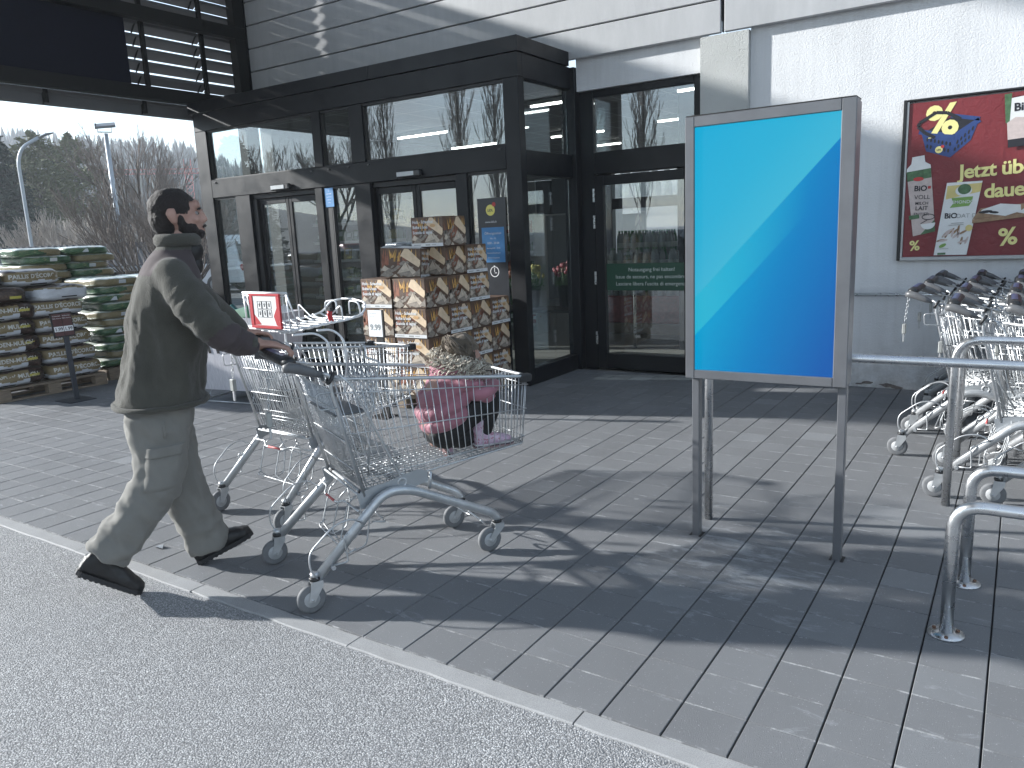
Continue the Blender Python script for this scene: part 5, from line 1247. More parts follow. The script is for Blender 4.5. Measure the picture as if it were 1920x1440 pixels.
# --- cargo trousers
b = MB()
b.loft([ering((0, y, z), rx, ry, 24, pw=2.4) for z, y, rx, ry in ((.93, .085, .17, .14), (.86, .08, .19, .15), (.78, .068, .198, .148), (.70, .06, .19, .13), (.66, .06, .15, .10))])
def leg(pts):
    P = [Vector(p) for p, _, _ in pts]; rings = []
    for i in range(len(P)):
        t = (P[min(i+1, len(P)-1)]-P[max(0, i-1)]).normalized(); ax = Vector((1, 0, 0)); ay = t.cross(ax).normalized()
        rings.append(ering(P[i], pts[i][1], pts[i][2], 20, ax, ay, 2.2))
    b.loft(rings)
leg([((.085, .062, .82), .112, .142), ((.09, .06, .70), .106, .128), ((.095, .045, .60), .100, .115), ((.10, .022, .50), .096, .106), ((.10, -.06, .39), .093, .100), ((.10, -.165, .275), .092, .098), ((.10, -.218, .215), .090, .094), ((.10, -.228, .203), .086, .090)])
leg([((-.085, .085, .82), .110, .13), ((-.09, .10, .66), .102, .118), ((-.10, .118, .50), .098, .108), ((-.10, .145, .36), .094, .104), ((-.10, .19, .20), .092, .102), ((-.10, .218, .09), .094, .106), ((-.10, .224, .068), .090, .102)])
me = bake(b, .0095, 5)
def tfold(p, n):
    d = .022*(.25-abs(nz((p.x, p.y*1.0, p.z*.55), 9, 3)))*smooth01(.84, .7, p.z)+.012*(.22-abs(nz((p.x, p.y+p.z*.5, p.z*.8), 17, 6)))
    if p.x > 0:
        u = p.z+.9*p.y; d += (.0035*math.sin(u*46+p.x*18+3.5*nz(p, 5))+.003*math.sin((p.z-.6*p.y)*60+4*nz(p, 6, 7)))*smooth01(.62, .45, p.z)
        d += 0
    else: d += (.004*math.sin((p.z*1.1-.3*p.y)*52+3.5*nz(p, 5, 9)))*smooth01(.55, .2, p.z)
    d += .004*math.sin(p.z*40+p.y*34+3*nz(p, 6))*smooth01(.62, .74, p.z)*smooth01(.86, .8, p.z)
    return d+.002*nz(p, 24)
displace(me, tfold); me.materials.append(COTTON); tr = put('cargo_trousers', me, man)
def draped(me, y0, y1, z0, z1, off, slant=0, n=12, edge=.006):
    """a patch laid on the outer (+x) side of a garment mesh, with its own thickness"""
    from mathutils.bvhtree import BVHTree
    t = BVHTree.FromPolygons([tuple(v.co) for v in me.vertices], [tuple(p.vertices) for p in me.polygons]); V, F = [], []
    for i in range(n+1):
        for j in range(n+1):
            y = lerp(y0, y1, j/n)+slant*(i/n); z = lerp(z0, z1, i/n); h = t.ray_cast(Vector((1, y, z)), Vector((-1, 0, 0)))[0]
            x = h.x if h else .1; e = 0 if i in (0, n) or j in (0, n) else 1
            V.append((x+(off if e else -.004)+.003*nz((x, y, z), 18), y, z))
    for i in range(n):
        for j in range(n): a = i*(n+1)+j; F.append((a, a+1, a+n+2, a+n+1))
    m = MB(); m.add(V, F, 0, True); return m
draped(me, -.045, .115, .485, .655, .012, .03).build('cargo_pocket', COTTON, man); draped(me, -.02, .15, .640, .690, .018, .01).build('pocket_flap', COTTON, man)
draped(me, .07, .085, .72, .81, .006, .0, 6).build('side_pocket_edge', COTTON, man)
# --- shoes
def shoe(o, rot, name):
    M = Matrix.Translation(o) @ Matrix.Rotation(rot, 4, 'X') @ Matrix.Scale(1.06, 4)
    b = MB(); rings = []
    for y, z, rx, rz in ((-.105, .045, .030, .035), (-.09, .058, .038, .052), (-.05, .070, .041, .064), (0, .062, .042, .056), (.05, .050, .046, .045), (.10, .040, .049, .036), (.145, .032, .043, .028), (.17, .028, .026, .018)): rings.append(ering((0, y, z), rx, rz, 18, (1, 0, 0), (0, 0, 1), 2.4))
    b.loft(rings, M=M); limb(b, [M @ Vector((0, -.045, .09)), M @ Vector((0, -.05, .165))], [.046, .049]); me = bake(b, .006, 3)
    displace(me, lambda p, n: .0025*nz(p, 45)+.002*math.sin(p.y*160+p.z*60)*.5); me.materials.append(BLACKL); o_ = put(name, me, man)
    b = MB(); P = [(x*w, y) for y, w in ((-.106, .5), (-.088, .85), (-.02, .88), (.05, .98), (.11, 1.04), (.15, .85), (.172, .4)) for x in (.044,)]; out = P+[(-x, y) for x, y in P[::-1]]
    b.prism(out, .002, .022, M=M)
    for k in range(11): y = -.095+k*.0235; b.cbox(-.036, .036, y, y+.013, -.003, .003, .001, M=M)
    b.build('sole', SOLE, o_)
    b = MB()
    for k in range(4): y = .01+k*.026; z = .118-.016*k-.004*k; b.tube([M @ Vector((-.026, y, z-.012)), M @ Vector((0, y+.004, z)), M @ Vector((.026, y, z-.012))], .0035, 5)
    b.build('lace', LACE, o_)
shoe((.10, -.262, .094), R(-34), 'shoe'); shoe((-.10, .262, .037), R(20), 'shoe')
# ------------------------------------------------------------------ child crouching in the trolley
kid = thing('person', 'small child in a pink padded jacket with fur hood crouching inside the front trolley', 'person', (-2.71, 2.19, 0), HN)
KX = .035
PINK = cloth('pink_padded_nylon', (.31, .135, .17), 60, .12, .002, .12, .1, .55); FUR = mat('fur_trim', (.52, .48, .41), .9, var=.35, scale=60); FUR2 = mat('fur_trim_dark', (.27, .235, .195), .9, var=.4, scale=60)
LEGG = mat('black_leggings', (.008, .008, .009), .75, var=.2); BOOT = N('pink_boot_rubber'); _c4 = BOOT.coord(); BOOT.set(color=BOOT.ramp(BOOT.noise(_c4, 38, 3, .6), [(.40, (.46, .30, .40)), (.55, (.55, .45, .55)), (.62, (.35, .12, .16)), (.70, (.50, .36, .44))]), rough=.35); BOOT = BOOT.m
BSTR = mat('boot_stripe', (.05, .025, .04), .5); HAIRK = cloth('brown_hair', (.12, .095, .07), 90, .9, .006, .15, .45, .6); KWH = cloth('white_shirt', (.6, .6, .62), 200)
b = MB()
limb(b, [(KX, .76, .66), (KX, .80, .80), (KX, .87, .90)], [.08, .085, .06]); b.ball((KX, .925, .985), (.066, .074, .078), 16, 12); b.ball((KX, .965, .955), (.05, .05, .055), 12, 9); b.ball((KX, 1.012, .962), (.010, .012, .012), 8, 6)
limb(b, [(KX, .875, .90), (KX, .905, .95)], [.04, .036]); 
for s in (-1, 1): b.ball((KX+s*.064, .91, .975), (.012, .018, .022), 8, 6)
limb(b, [(KX+.05, .78, .60), (KX+.095, 1.0, .76)], [.055, .045]); limb(b, [(KX+.095, 1.0, .76), (KX+.075, .965, .58)], [.045, .034]); limb(b, [(KX-.05, .78, .60), (KX-.08, .96, .56)], [.055, .042]); limb(b, [(KX-.08, .96, .56), (KX-.07, .78, .545)], [.042, .034])
limb(b, [(KX+.10, .86, .86), (KX+.13, .95, .78), (KX+.06, 1.05, .80)], [.035, .03, .022]); limb(b, [(KX-.10, .86, .86), (KX-.13, .95, .78), (KX-.03, 1.05, .80)], [.035, .03, .022])
for s in (-1, 1):
    for q in range(4): b.tube([(KX+.02+s*.03+q*.008, 1.05, .80-.007*q), (KX+.02+s*.022+q*.007, 1.085, .797-.007*q), (KX+.02+s*.01+q*.006, 1.095, .79-.007*q)], [.006, .0055, .0045], 7)
    b.tube([(KX+.02+s*.02, 1.05, .81), (KX+.02+s*.008, 1.072, .822), (KX+.02, 1.085, .82)], [.0065, .006, .005], 7)
me = bake(b, .006, 4); me.materials.append(SKIN); put('body', me, kid)
b = MB(); limb(b, [(KX+.05, .77, .61), (KX+.085, .90, .70), (KX+.10, 1.005, .765)], [.075, .068, .056]); limb(b, [(KX+.10, 1.005, .765), (KX+.09, 1.0, .69), (KX+.075, .975, .60)], [.056, .052, .044])
limb(b, [(KX+.04, .78, .595), (KX+.03, .88, .575), (KX-.06, .98, .565)], [.062, .060, .050]); limb(b, [(KX-.06, .98, .56), (KX-.03, .80, .55)], [.045, .04]); limb(b, [(KX-.06, .78, .60), (KX+.05, .78, .60)], [.07, .07])
me = bake(b, .008, 4); displace(me, lambda p, n: .003*nz(p, 22)); me.materials.append(LEGG); put('leggings', me, kid)
# padded jacket with horizontal quilting
AX = Vector((0, .30, .95)).normalized()
b = MB(); rings = []
for t, y, z, rx, ry in ((0, .805, .628, .110, .088), (0, .802, .645, .132, .108), (0, .798, .69, .150, .124), (0, .80, .76, .154, .132), (0, .825, .83, .150, .128), (0, .855, .885, .128, .105), (0, .88, .925, .09, .075)):
    rings.append(ering((KX, y, z), rx, ry, 26, (1, 0, 0), (0, .95, .22), 2.3))
b.loft(rings)
limb(b, [(KX+.115, .87, .865), (KX+.145, .945, .80), (KX+.10, 1.02, .805), (KX+.07, 1.045, .802)], [.056, .048, .040, .034]); limb(b, [(KX-.125, .86, .855), (KX-.155, .93, .785), (KX-.08, 1.02, .80), (KX-.03, 1.045, .802)], [.058, .055, .046, .036])
limb(b, [(KX-.07, .845, .905), (KX, .83, .915), (KX+.08, .855, .905)], [.062, .078, .064])
me = bake(b, .008, 5)
def quilt(p, n):
    if p.z > .865 and p.y < .95: return .006*(.3-abs(nz(p, 14)))+.008*abs(math.sin((p.x-KX)*30+2*nz(p, 6)))*.5
    s_ = (p.z-.30*(p.y-.8)*(1 if p.x > 0 else .6)-.03*math.sin((p.x-KX)*6)); g = abs(math.sin((s_-.62)*math.pi/.078))
    return .022*(g**.7)-.012+.004*(.3-abs(nz(p, 20)))
displace(me, quilt); me.materials.append(PINK); pj = put('padded_jacket', me, kid)
b = MB(); b.tube(ering((KX, .805, .627), .112, .090, 26), .008, 6, closed=True); put('shirt_hem', b.mesh('shirt_hem', KWH), kid)
# hair with a ponytail, fur trim made of tufts
b = MB(); b.ball((KX, .915, .995), (.080, .086, .084), 18, 12); b.ball((KX, .885, .95), (.07, .06, .06), 14, 10); me = bake(b, .007, 3); displace(me, lambda p, n: .004*math.sin((p.x-KX)*170+p.z*40+6*nz(p, 12))+.004*nz(p, 30))
keep = [p for p in me.polygons if not (p.center[1] > .945 and p.center[2] < 1.0)]
m2 = bpy.data.meshes.new('hair'); m2.from_pydata([tuple(v.co) for v in me.vertices], [], [tuple(p.vertices) for p in keep]); m2.materials.append(HAIRK); m2.polygons.foreach_set('use_smooth', [True]*len(keep)); hr = put('hair', m2, kid)
b = MB(); rnd = random.Random(5)
for k in range(60):
    a0, a1 = rnd.uniform(-.03, .03), rnd.uniform(-.04, .06); P = [(KX+a0*.3, .87+rnd.uniform(-.01, .01), 1.055), (KX+a0+.02, .84+rnd.uniform(-.02, .02), 1.075+rnd.uniform(-.01, .012)), (KX+a1+.05, .84+rnd.uniform(-.03, .02), 1.04), (KX+a1+.075, .86+rnd.uniform(-.03, .03), .995+rnd.uniform(-.02, .02))]
    b.tube(fillet(P, .03, 3), .0024, 3)
for k in range(90):
    q = rnd.uniform(0, 2*math.pi); z = rnd.uniform(.94, 1.03); x = KX+.082*math.cos(q); y = .91+.086*math.sin(q)
    if y > .96: continue
    b.tube(fillet([(x, y, z+.02), (x*1.0+rnd.uniform(-.012, .012), y+rnd.uniform(-.015, .01), z-.02), (x+rnd.uniform(-.02, .02), y+rnd.uniform(-.02, .02), z-.06)], .02, 2), .002, 3)
b.build('hair_strands', HAIRK, hr, kind='stuff')
b = MB(); b.tube([(KX+.03+.014*math.cos(q*.6283), .842, 1.062+.014*math.sin(q*.6283)) for q in range(10)], .004, 6, closed=True); b.build('hair_tie', mat('hair_tie_beige', (.45, .38, .28), .6), hr)
fb, fb2 = MB(), MB()
for k in range(2200):
    q = rnd.uniform(-.95*math.pi, .05*math.pi) if k % 5 else rnd.uniform(0, 2*math.pi)
    cx, cy, cz = KX+.125*math.cos(q), .90+.098*math.sin(q), .925+.035*math.sin(-q)*.6-.012*math.cos(q)
    rr = .038*math.sqrt(rnd.random()); a2 = rnd.uniform(0, 2*math.pi)
    o_ = Vector((math.cos(q)*math.cos(a2), math.sin(q)*math.cos(a2), math.sin(a2)))
    p0 = Vector((cx, cy, cz))+o_*rr*.6; d = (o_+Vector((rnd.uniform(-.7, .7), rnd.uniform(-.7, .7), rnd.uniform(-.6, .5)))).normalized(); L_ = rnd.uniform(.028, .060)
    side_ = d.orthogonal().normalized()*rnd.choice((-1, 1))
    P = [p0, p0+d*L_*.5+side_*.004, p0+d*L_*.8+side_*.013, p0+d*L_*.85+side_*.024]
    (fb if rnd.random() < .68 else fb2).tube(P, [.0046, .0042, .003, .0008], 3, cap=False)
fb.build('fur_trim', FUR, pj, kind='stuff'); fb2.build('dark_fur_tufts', FUR2, pj, kind='stuff')
def boot(M, nm):
    b = MB(); b.loft([ering((0, y, z), rx, rz, 16, (1, 0, 0), (0, 0, 1), 2.3) for y, z, rx, rz in ((-.06, .035, .022, .030), (-.045, .042, .032, .040), (0, .042, .034, .040), (.05, .034, .036, .031), (.10, .029, .036, .025), (.13, .025, .024, .016))], M=M)
    b.loft([ering((0, -.025+.0*k, z), r_, r_*1.15, 16) for k, (z, r_) in enumerate(((.04, .036), (.08, .037), (.12, .041), (.155, .045)))], M=M); me = bake(b, .0055, 3); me.materials.append(BOOT); o_ = put(nm, me, kid)
    b = MB(); P = [(.024, -.065), (.036, -.03), (.037, .05), (.038, .10), (.026, .135)]; P = P+[(-x, y) for x, y in P[::-1]]; b.prism(P, 0, .008, M=M); b.build('sole', mat('boot_sole', (.3, .2, .2), .7), o_); b = MB(); b.prism([(x*1.03, y*1.02) for x, y in P], .008, .014, M=M); b.build('sole_stripe', BSTR, o_); b = MB(); b.prism(P, .014, .020, M=M); b.build('pale_stripe', KWH, o_)
    b = MB(); b.tube([M @ Vector(p) for p in ering((0, -.025, .152), .046, .053, 18)], .004, 5, closed=True); b.build('boot_rim', BSTR, o_)
boot(Matrix.Translation((KX+.08, .985, .512)) @ Matrix.Rotation(R(-10), 4, 'Z'), 'boot'); boot(Matrix.Translation((KX-.03, .755, .575)) @ Matrix.Rotation(R(-62), 4, 'X'), 'boot')
HAZE = .0010
# ------------------------------------------------------------------ trees, hill, lamps beyond the car park
BARKM = mat('grey_brown_bark', (.085, .070, .060), .9, var=.3, scale=12); TWIG = mat('brown_twigs', (.17, .145, .128), .9, var=.3, scale=3); TWIG2 = mat('pale_dry_twigs', (.34, .31, .28), .9, var=.3, scale=3)
NEED = mat('dark_spruce_needles', (.022, .036, .022), .8, var=.45, scale=1.5); PINE = mat('olive_pine_needles', (.105, .115, .055), .8, var=.45, scale=1.5); FARN = mat('forest_needles', (.030, .042, .034), .9, var=.4, scale=.08)
def grow(mb_t, mb_w, p, d, L_, r_, depth, rn, up=.12, spread=.55, kids=(3, 4), twig_r=.006):
    """one branch and everything on it"""
    n = 3; P = [p.copy()]; dd = d.copy()
    for i in range(n):
        dd = (dd+Vector((rn.uniform(-1, 1), rn.uniform(-1, 1), rn.uniform(-.6, 1)))*.13+Vector((0, 0, up*.35))).normalized(); P.append(P[-1]+dd*L_/n)
    R_ = [max(twig_r, r_*lerp(1, .62, i/n)) for i in range(n+1)]
    (mb_t if depth >= 3 else mb_w).tube(P, R_, 5 if depth >= 3 else 3, cap=False)
    if depth == 0: return
    for k in range(rn.randint(*kids)):
        t = rn.uniform(.35, 1); i = min(n-1, int(t*n)); q = P[i].lerp(P[i+1], t*n-i)
        ax = Vector((rn.uniform(-1, 1), rn.uniform(-1, 1), rn.uniform(-.5, .9))).normalized()
        grow(mb_t, mb_w, q, (dd+ax*spread*rn.uniform(.7, 1.4)+Vector((0, 0, up))).normalized(), L_*rn.uniform(.55, .8), r_*.55, depth-1, rn, up, spread, kids, twig_r)
    grow(mb_t, mb_w, P[-1], dd, L_*.72, r_*.6, depth-1, rn, up, spread, kids, twig_r)
def bare_tree(label, loc, seed, H, kind, twig=TWIG, tr=.006, group=None):
    rn = random.Random(seed); t = thing('bare_bush' if kind == 'bush' else 'bare_tree', label, 'bush' if kind == 'bush' else 'tree', loc, 0, group); a, w = MB(), MB()
    if kind == 'bush':
        for k in range(11):
            q = 2*math.pi*k/11+rn.uniform(-.3, .3); d = Vector((math.cos(q)*rn.uniform(.4, 1.2), math.sin(q)*rn.uniform(.4, 1.2), 1)).normalized()
            grow(a, w, Vector((math.cos(q)*.15, math.sin(q)*.15, 0)), d, H*.36, .035, 4, rn, .10, .5, (2, 3), tr)
    elif kind == 'poplar':
        a.tube([(0, 0, 0), (0, 0, H*.5), (.1, 0, H)], [.16, .1, .02], 7)
        for k in range(34):
            z = lerp(H*.15, H*.93, k/34); q = k*2.4; grow(a, w, Vector((0, 0, z)), Vector((math.cos(q)*.38, math.sin(q)*.38, 1)).normalized(), H*.17*(1.1-z/H*.6), .03, 2, rn, .35, .35, (2, 3), tr)
    else:
        a.tube([(0, 0, 0), (.05, 0, H*.2), (0, .06, H*.36)], [.17, .14, .11], 8)
        for k in range(8):
            q = k*.8; grow(a, w, Vector((0, .03, H*lerp(.22, .36, k/8))), Vector((math.cos(q)*.75, math.sin(q)*.75, 1)).normalized(), H*.24, .07, 4, rn, .1, .55, (2, 3), tr)
    a.build('trunk', BARKM, t); w.build('twigs', twig, t, kind='stuff'); return t
def conifer(label, loc, seed, H, W, m_, kind='spruce'):
    rn = random.Random(seed); t = thing('spruce_tree' if kind == 'spruce' else 'pine_tree', label, 'tree', loc); a, w = MB(), MB()
    a.tube([(0, 0, 0), (.05, 0, H*.5), (0, 0, H)], [H*.016, H*.01, .02], 7)
    n = 70 if kind == 'spruce' else 40
    for k in range(n):
        f = k/n; z = H*lerp(.06 if kind == 'spruce' else .3, .985, f)
        Lb = W*((1-f)**.8*.95+.06) if kind == 'spruce' else W*(math.sin(math.pi*min(1, f*.75+.28))**.8)*rn.uniform(.6, 1.15)
        for j in range(4 if kind == 'spruce' else 3):
            q = rn.uniform(0, 6.283); d = Vector((math.cos(q), math.sin(q), -.25 if kind == 'spruce' else rn.uniform(0, .4)))
            P = [Vector((0, 0, z)), Vector((0, 0, z))+d*Lb*.6+Vector((0, 0, .05*Lb)), Vector((0, 0, z))+d*Lb]
            a.tube(P, [.03, .018, .006], 3, cap=False)
            for s_ in range(int(9+Lb*5)):
                u = rn.uniform(.2, 1.0); c = P[0].lerp(P[2], u)+Vector((rn.uniform(-1, 1), rn.uniform(-1, 1), rn.uniform(-.6, .4)))*(.18 if kind == 'spruce' else .28)*Lb**.5
                for e in range(3):
                    v = (d*rn.uniform(.1, 1)+Vector((rn.uniform(-1, 1), rn.uniform(-1, 1), rn.uniform(-.8, .7)))).normalized(); x = v.orthogonal().normalized(); L_ = rn.uniform(.13, .32)
                    w.add([c-x*.03, c+x*.03, c+v*L_+x*.05, c+v*L_*1.25, c+v*L_-x*.05], [(0, 1, 2, 3, 4)])
    a.build('trunk', BARKM, t); w.build('crown', m_, t, kind='stuff'); return t
def at(px, D):
    """ground point under picture column px at the distance D"""
    x = (px-960)/FPX; y = (470-720)/FPX; d = _r2*x+_d2*y+_f; d.z = 0; d.normalize(); return (d.x*D, d.y*D, -.04)
conifer('dark spruce at the left picture edge behind the curved street lamp', at(16, 58), 1, 9.2, 3.4, NEED)
conifer('olive green pine just right of the dark spruce', at(92, 66), 2, 10.3, 3.3, PINE, 'pine')
conifer('olive green pine standing left of the tall floodlight pole', at(160, 72), 3, 11.0, 3.0, PINE, 'pine')
conifer('smaller spruce between the two olive pines', at(128, 85), 4, 11.2, 2.4, NEED)
bare_tree('big leafless bush spreading behind the man\'s head', at(305, 21), 11, 3.7, 'bush')
bare_tree('leafless bush with reddish twigs against the entrance box post', at(372, 30), 12, 3.9, 'bush')
bare_tree('tall thin leafless tree right of the floodlight pole', at(272, 34), 13, 6.8, 'tree')
b_l = ['dry pale bush right of the dark spruce', 'dry pale bush left of the floodlight pole', 'dry pale bush at the foot of the olive pines', 'dry pale bush right of the floodlight pole', 'leafless bush at the foot of the left pine', 'low dry bush under the dark spruce']
proto_b = None
for k, (px, D, s_) in enumerate(((112, 38, .78), (190, 36, .85), (150, 44, 1.0), (250, 40, .85), (88, 47, .8), (20, 34, .38))):
    if proto_b is None: proto_b = bare_tree(b_l[k], at(px, D), 21, 3.4, 'bush', TWIG2, .011, 'leafless bushes along the car park')
    else: dup(proto_b, at(px, D), k*1.3, b_l[k], scale=s_)
# trees behind the camera that the glass reflects
pop = bare_tree('leafless poplar across the car park, mirrored in the entrance glass, nearest one', (-15, -19, -.04), 31, 9.5, 'poplar', TWIG, .012, 'poplars across the car park')
for k, (x, y, s_) in enumerate(((-18.5, -21, 1.1), (-22, -19.5, .95), (-26, -22, 1.15), (-30, -20.5, 1), (-11, -22, 1.05), (-7, -20, .9), (-35, -24, 1.2))): dup(pop, (x, y, -.04), k*1.1, f"leafless poplar across the car park, {['second','third','fourth','fifth','sixth','seventh','eighth'][k]} of the row", scale=s_)
tr2 = bare_tree('broad leafless tree across the car park, mirrored in the left window panes', (-29, -15.5, -.04), 32, 7.5, 'tree', TWIG, .012)
dup(tr2, (-44, -22, -.04), 2, 'broad leafless tree far across the car park beyond the poplars', scale=1.2)
cf = [o for o in bpy.data.objects if o.name.startswith('spruce_tree')][0]
dup(cf, (-38, -16.5, -.04), 1, 'dark spruce across the car park, mirrored in the entrance glass', scale=.85)
# wooded hill
HILL = mat('hill_floor', (.075, .072, .060), .95, var=.3, scale=.02)
def hill_h(x, y):
    D = math.hypot(x, y); a = math.atan2(-x, y)
    h = smooth01(150, 430, D)*(37+5*mnoise.noise((x*.006, y*.006, 1)))*(1-.32*smooth01(math.radians(56.5), math.radians(51), a)+.10*smooth01(math.radians(61), math.radians(66), a))
    return h*smooth01(R(-20), R(25), a)*smooth01(R(150), R(105), a)
b = MB(); nA, nD = 70, 16; VV = []
for i in range(nA+1):
    a = R(lerp(-25, 150, i/nA))
    for j in range(nD+1):
        D = lerp(110, 700, j/nD); x, y = -math.sin(a)*D, math.cos(a)*D; VV.append((x, y, hill_h(x, y)-.06))
b.add(VV, [(i*(nD+1)+j, (i+1)*(nD+1)+j, (i+1)*(nD+1)+j+1, i*(nD+1)+j+1) for i in range(nA) for j in range(nD)], 0, True)
tag(b.build('hill', HILL), kind='structure')
b = MB(); rn = random.Random(8)
for k in range(2600):
    a = R(rn.uniform(46, 76)) if k < 2300 else R(rn.uniform(0, 120)); D = rn.uniform(190, 450); x, y = -math.sin(a)*D, math.cos(a)*D; z = hill_h(x, y)
    H = rn.uniform(9, 17); w_ = H*rn.uniform(.14, .2); n = 6; rings = []
    for s_ in range(6):
        f = s_/5; rr = w_*(1-f)**.9*(1 if s_ % 2 == 0 else .72)+.05; rings.append([(x+rr*rn.uniform(.75, 1.2)*math.cos(q*6.283/n+k), y+rr*rn.uniform(.75, 1.2)*math.sin(q*6.283/n+k), z+H*(.08+.92*f)) for q in range(n)])
    b.loft(rings, sm=False)
tag(b.build('hill_forest', FARN), kind='stuff')
b = MB()
for k in range(420):
    a = R(rn.uniform(48, 70)); D = rn.uniform(230, 440); x, y = -math.sin(a)*D, math.cos(a)*D; z = hill_h(x, y); H = rn.uniform(10, 17)
    b.tube([(x, y, z), (x, y, z+H)], [.16, .06], 3, cap=False)
    for j in range(16):
        q, f = rn.uniform(0, 6.283), rn.uniform(.35, .95); L_ = H*.2*(1.2-f); b.tube([(x, y, z+H*f), (x+math.cos(q)*L_, y+math.sin(q)*L_, z+H*f+L_*1.1)], [.07, .03], 3, cap=False)
tag(b.build('hill_bare_trees', TWIG), kind='stuff')
# street lamp and floodlight
GALV = mat('galvanised_pole', (.36, .39, .42), .5, .5, var=.1, scale=6); LHEAD = mat('lamp_head_grey', (.20, .21, .22), .45, .3)
p_ = at(61, 28); t = thing('street_lamp', 'curved grey street lamp in front of the dark spruce', 'street lamp', p_)
up_ = Vector((-p_[1], p_[0], 0)).normalized()*-1
e = lambda u, z: (up_.x*u, up_.y*u, z)
b = MB(); b.tube(fillet([e(0, 0), e(0, 2.4), e(0, 4.35), e(.16, 4.75), e(.62, 5.03)], .55, 7), [.055]*9+[.045]*7+[.035]*2 if False else .05, 10); b.build('pole', GALV, t)
b = MB(); b.loft([ering(e(u, z), .03+w_, .012+w_*.35, 12, (p_[0]/28, p_[1]/28, 0), (0, 0, 1)) for u, z, w_ in ((.56, 4.99, .0), (.66, 5.05, .06), (.85, 5.13, .09), (1.02, 5.17, .03))]); b.build('lamp_head', LHEAD, t)
p_ = at(229, 26); t = thing('floodlight_pole', 'straight grey pole with a square floodlight on top', 'street lamp', p_); up_ = Vector((-p_[1], p_[0], 0)).normalized()*-1
b = MB(); b.tube([(0, 0, 0), (0, 0, 4.92)], [.085, .06], 12); b.build('pole', GALV, t)
b = MB(); b.tube([e(-.2, 5.10), e(-.2, 4.96), e(.16, 4.96), e(.16, 5.10)], .014, 5); b.build('yoke', LHEAD, t)
b = MB(); q = MB(); b.box(-.26, .26, -.16, .16, -.035, .035, M=Matrix.Translation(e(.02, 5.14)) @ Matrix.Rotation(math.atan2(up_.y, up_.x), 4, 'Z') @ Matrix.Rotation(R(22), 4, 'X') @ Matrix.Rotation(R(-6), 4, 'Y')); b.build('floodlight', LHEAD, t)
b = MB(); b.box(-.28, -.235, -.05, .05, -.09, .06, M=Matrix.Translation(e(.02, 5.13)) @ Matrix.Rotation(math.atan2(up_.y, up_.x), 4, 'Z')); b.build('driver_box', BLACK, t)
# low tiled roof at the edge of the car park
RT = mat('dark_roof_tile', (.045, .044, .046), .7, var=.3, scale=2); RW = mat('dark_timber_wall', (.035, .032, .03), .85, var=.3, scale=4)
p_ = at(20, 24); az = math.atan2(-p_[0], p_[1]); rf = thing('tiled_shed', 'low shed with a dark tiled roof at the far left', 'shed', p_, az)
b = MB(); b.box(-5, 3.3, 0, 3, 0, 1.15); b.build('wall', RW, rf); b = MB(); b.box(-5.1, 3.4, -.2, -.12, 1.02, 1.16); b.build('gutter', GALV, rf)
tm = MB(); tm.add([(0, 0, 0), (.075, 0, .022), (.15, 0, 0), (.15, .23, .0), (.075, .23, .022), (0, .23, 0), (0, 0, -.02), (.15, 0, -.02)], [(0, 1, 4, 5), (1, 2, 3, 4), (6, 7, 2, 1), (6, 1, 0)]); tile_mesh = tm.mesh('roof_tile', RT)
tj = MB(); sl = math.atan2(.66, 1.7)
for r_ in range(8):
    for c_ in range(56):
        M = Matrix.Translation((-5.05+c_*.15, -.12+r_*.215*math.cos(sl), 1.16+r_*.215*math.sin(sl)+.012)) @ Matrix.Rotation(sl, 4, 'X')
        if c_ >= 20: o = put('roof_tile', tile_mesh, rf); o.matrix_local = M
        else: tj.add([v.co for v in tile_mesh.vertices], [tuple(p.vertices) for p in tile_mesh.polygons], 0, False, M)
tag(tj.build('roof_tile', RT, rf), kind='stuff')
b = MB(); b.add([(-5.1, -.15, 1.13), (3.4, -.15, 1.13), (3.4, 1.6, 1.80), (-5.1, 1.6, 1.80), (3.4, 3.1, 1.2), (-5.1, 3.1, 1.2)], [(0, 1, 2, 3), (3, 2, 4, 5)]); b.build('roof', RT, rf)
# red tower crane on the hillside
CR = mat('crane_red', (.42, .07, .06), .6, var=.1); p_ = at(371, 190); az = math.atan2(-p_[0], p_[1])
cr = thing('tower_crane', 'red lattice tower crane in front of the wooded hill', 'crane', p_, az)
b = MB(); zt = 17.6
for x, y in ((-.7, -.7), (.7, -.7), (.7, .7), (-.7, .7)): b.tube([(x, y, 0), (x, y, zt+3)], .13, 4)
for k in range(14): z = k*1.4; b.tube([(-.7, -.7, z), (.7, -.7, z+1.4), (.7, .7, z), (-.7, .7, z+1.4)], .08, 3)
b.build('mast', CR, cr)
b = MB()
for y, z in ((-.5, zt), (.5, zt), (0, zt+1)): b.tube([(4, y, z), (-19.5, y, z)], .11, 4)
for k in range(23): x = 3-k; b.tube([(x, -.5, zt), (x-.5, 0, zt+1), (x-1, .5, zt), (x-.5, -.5, zt)], .065, 3)
b.tube([(-19.5, 0, zt), (-19, 0, zt+1.6), (-18, 0, zt+1)], .1, 4); b.build('jib', CR, cr)
b = MB(); b.box(2.8, 4.2, -.6, .6, zt-1.2, zt); b.build('counterweight', mat('crane_grey', (.3, .3, .3), .8), cr)
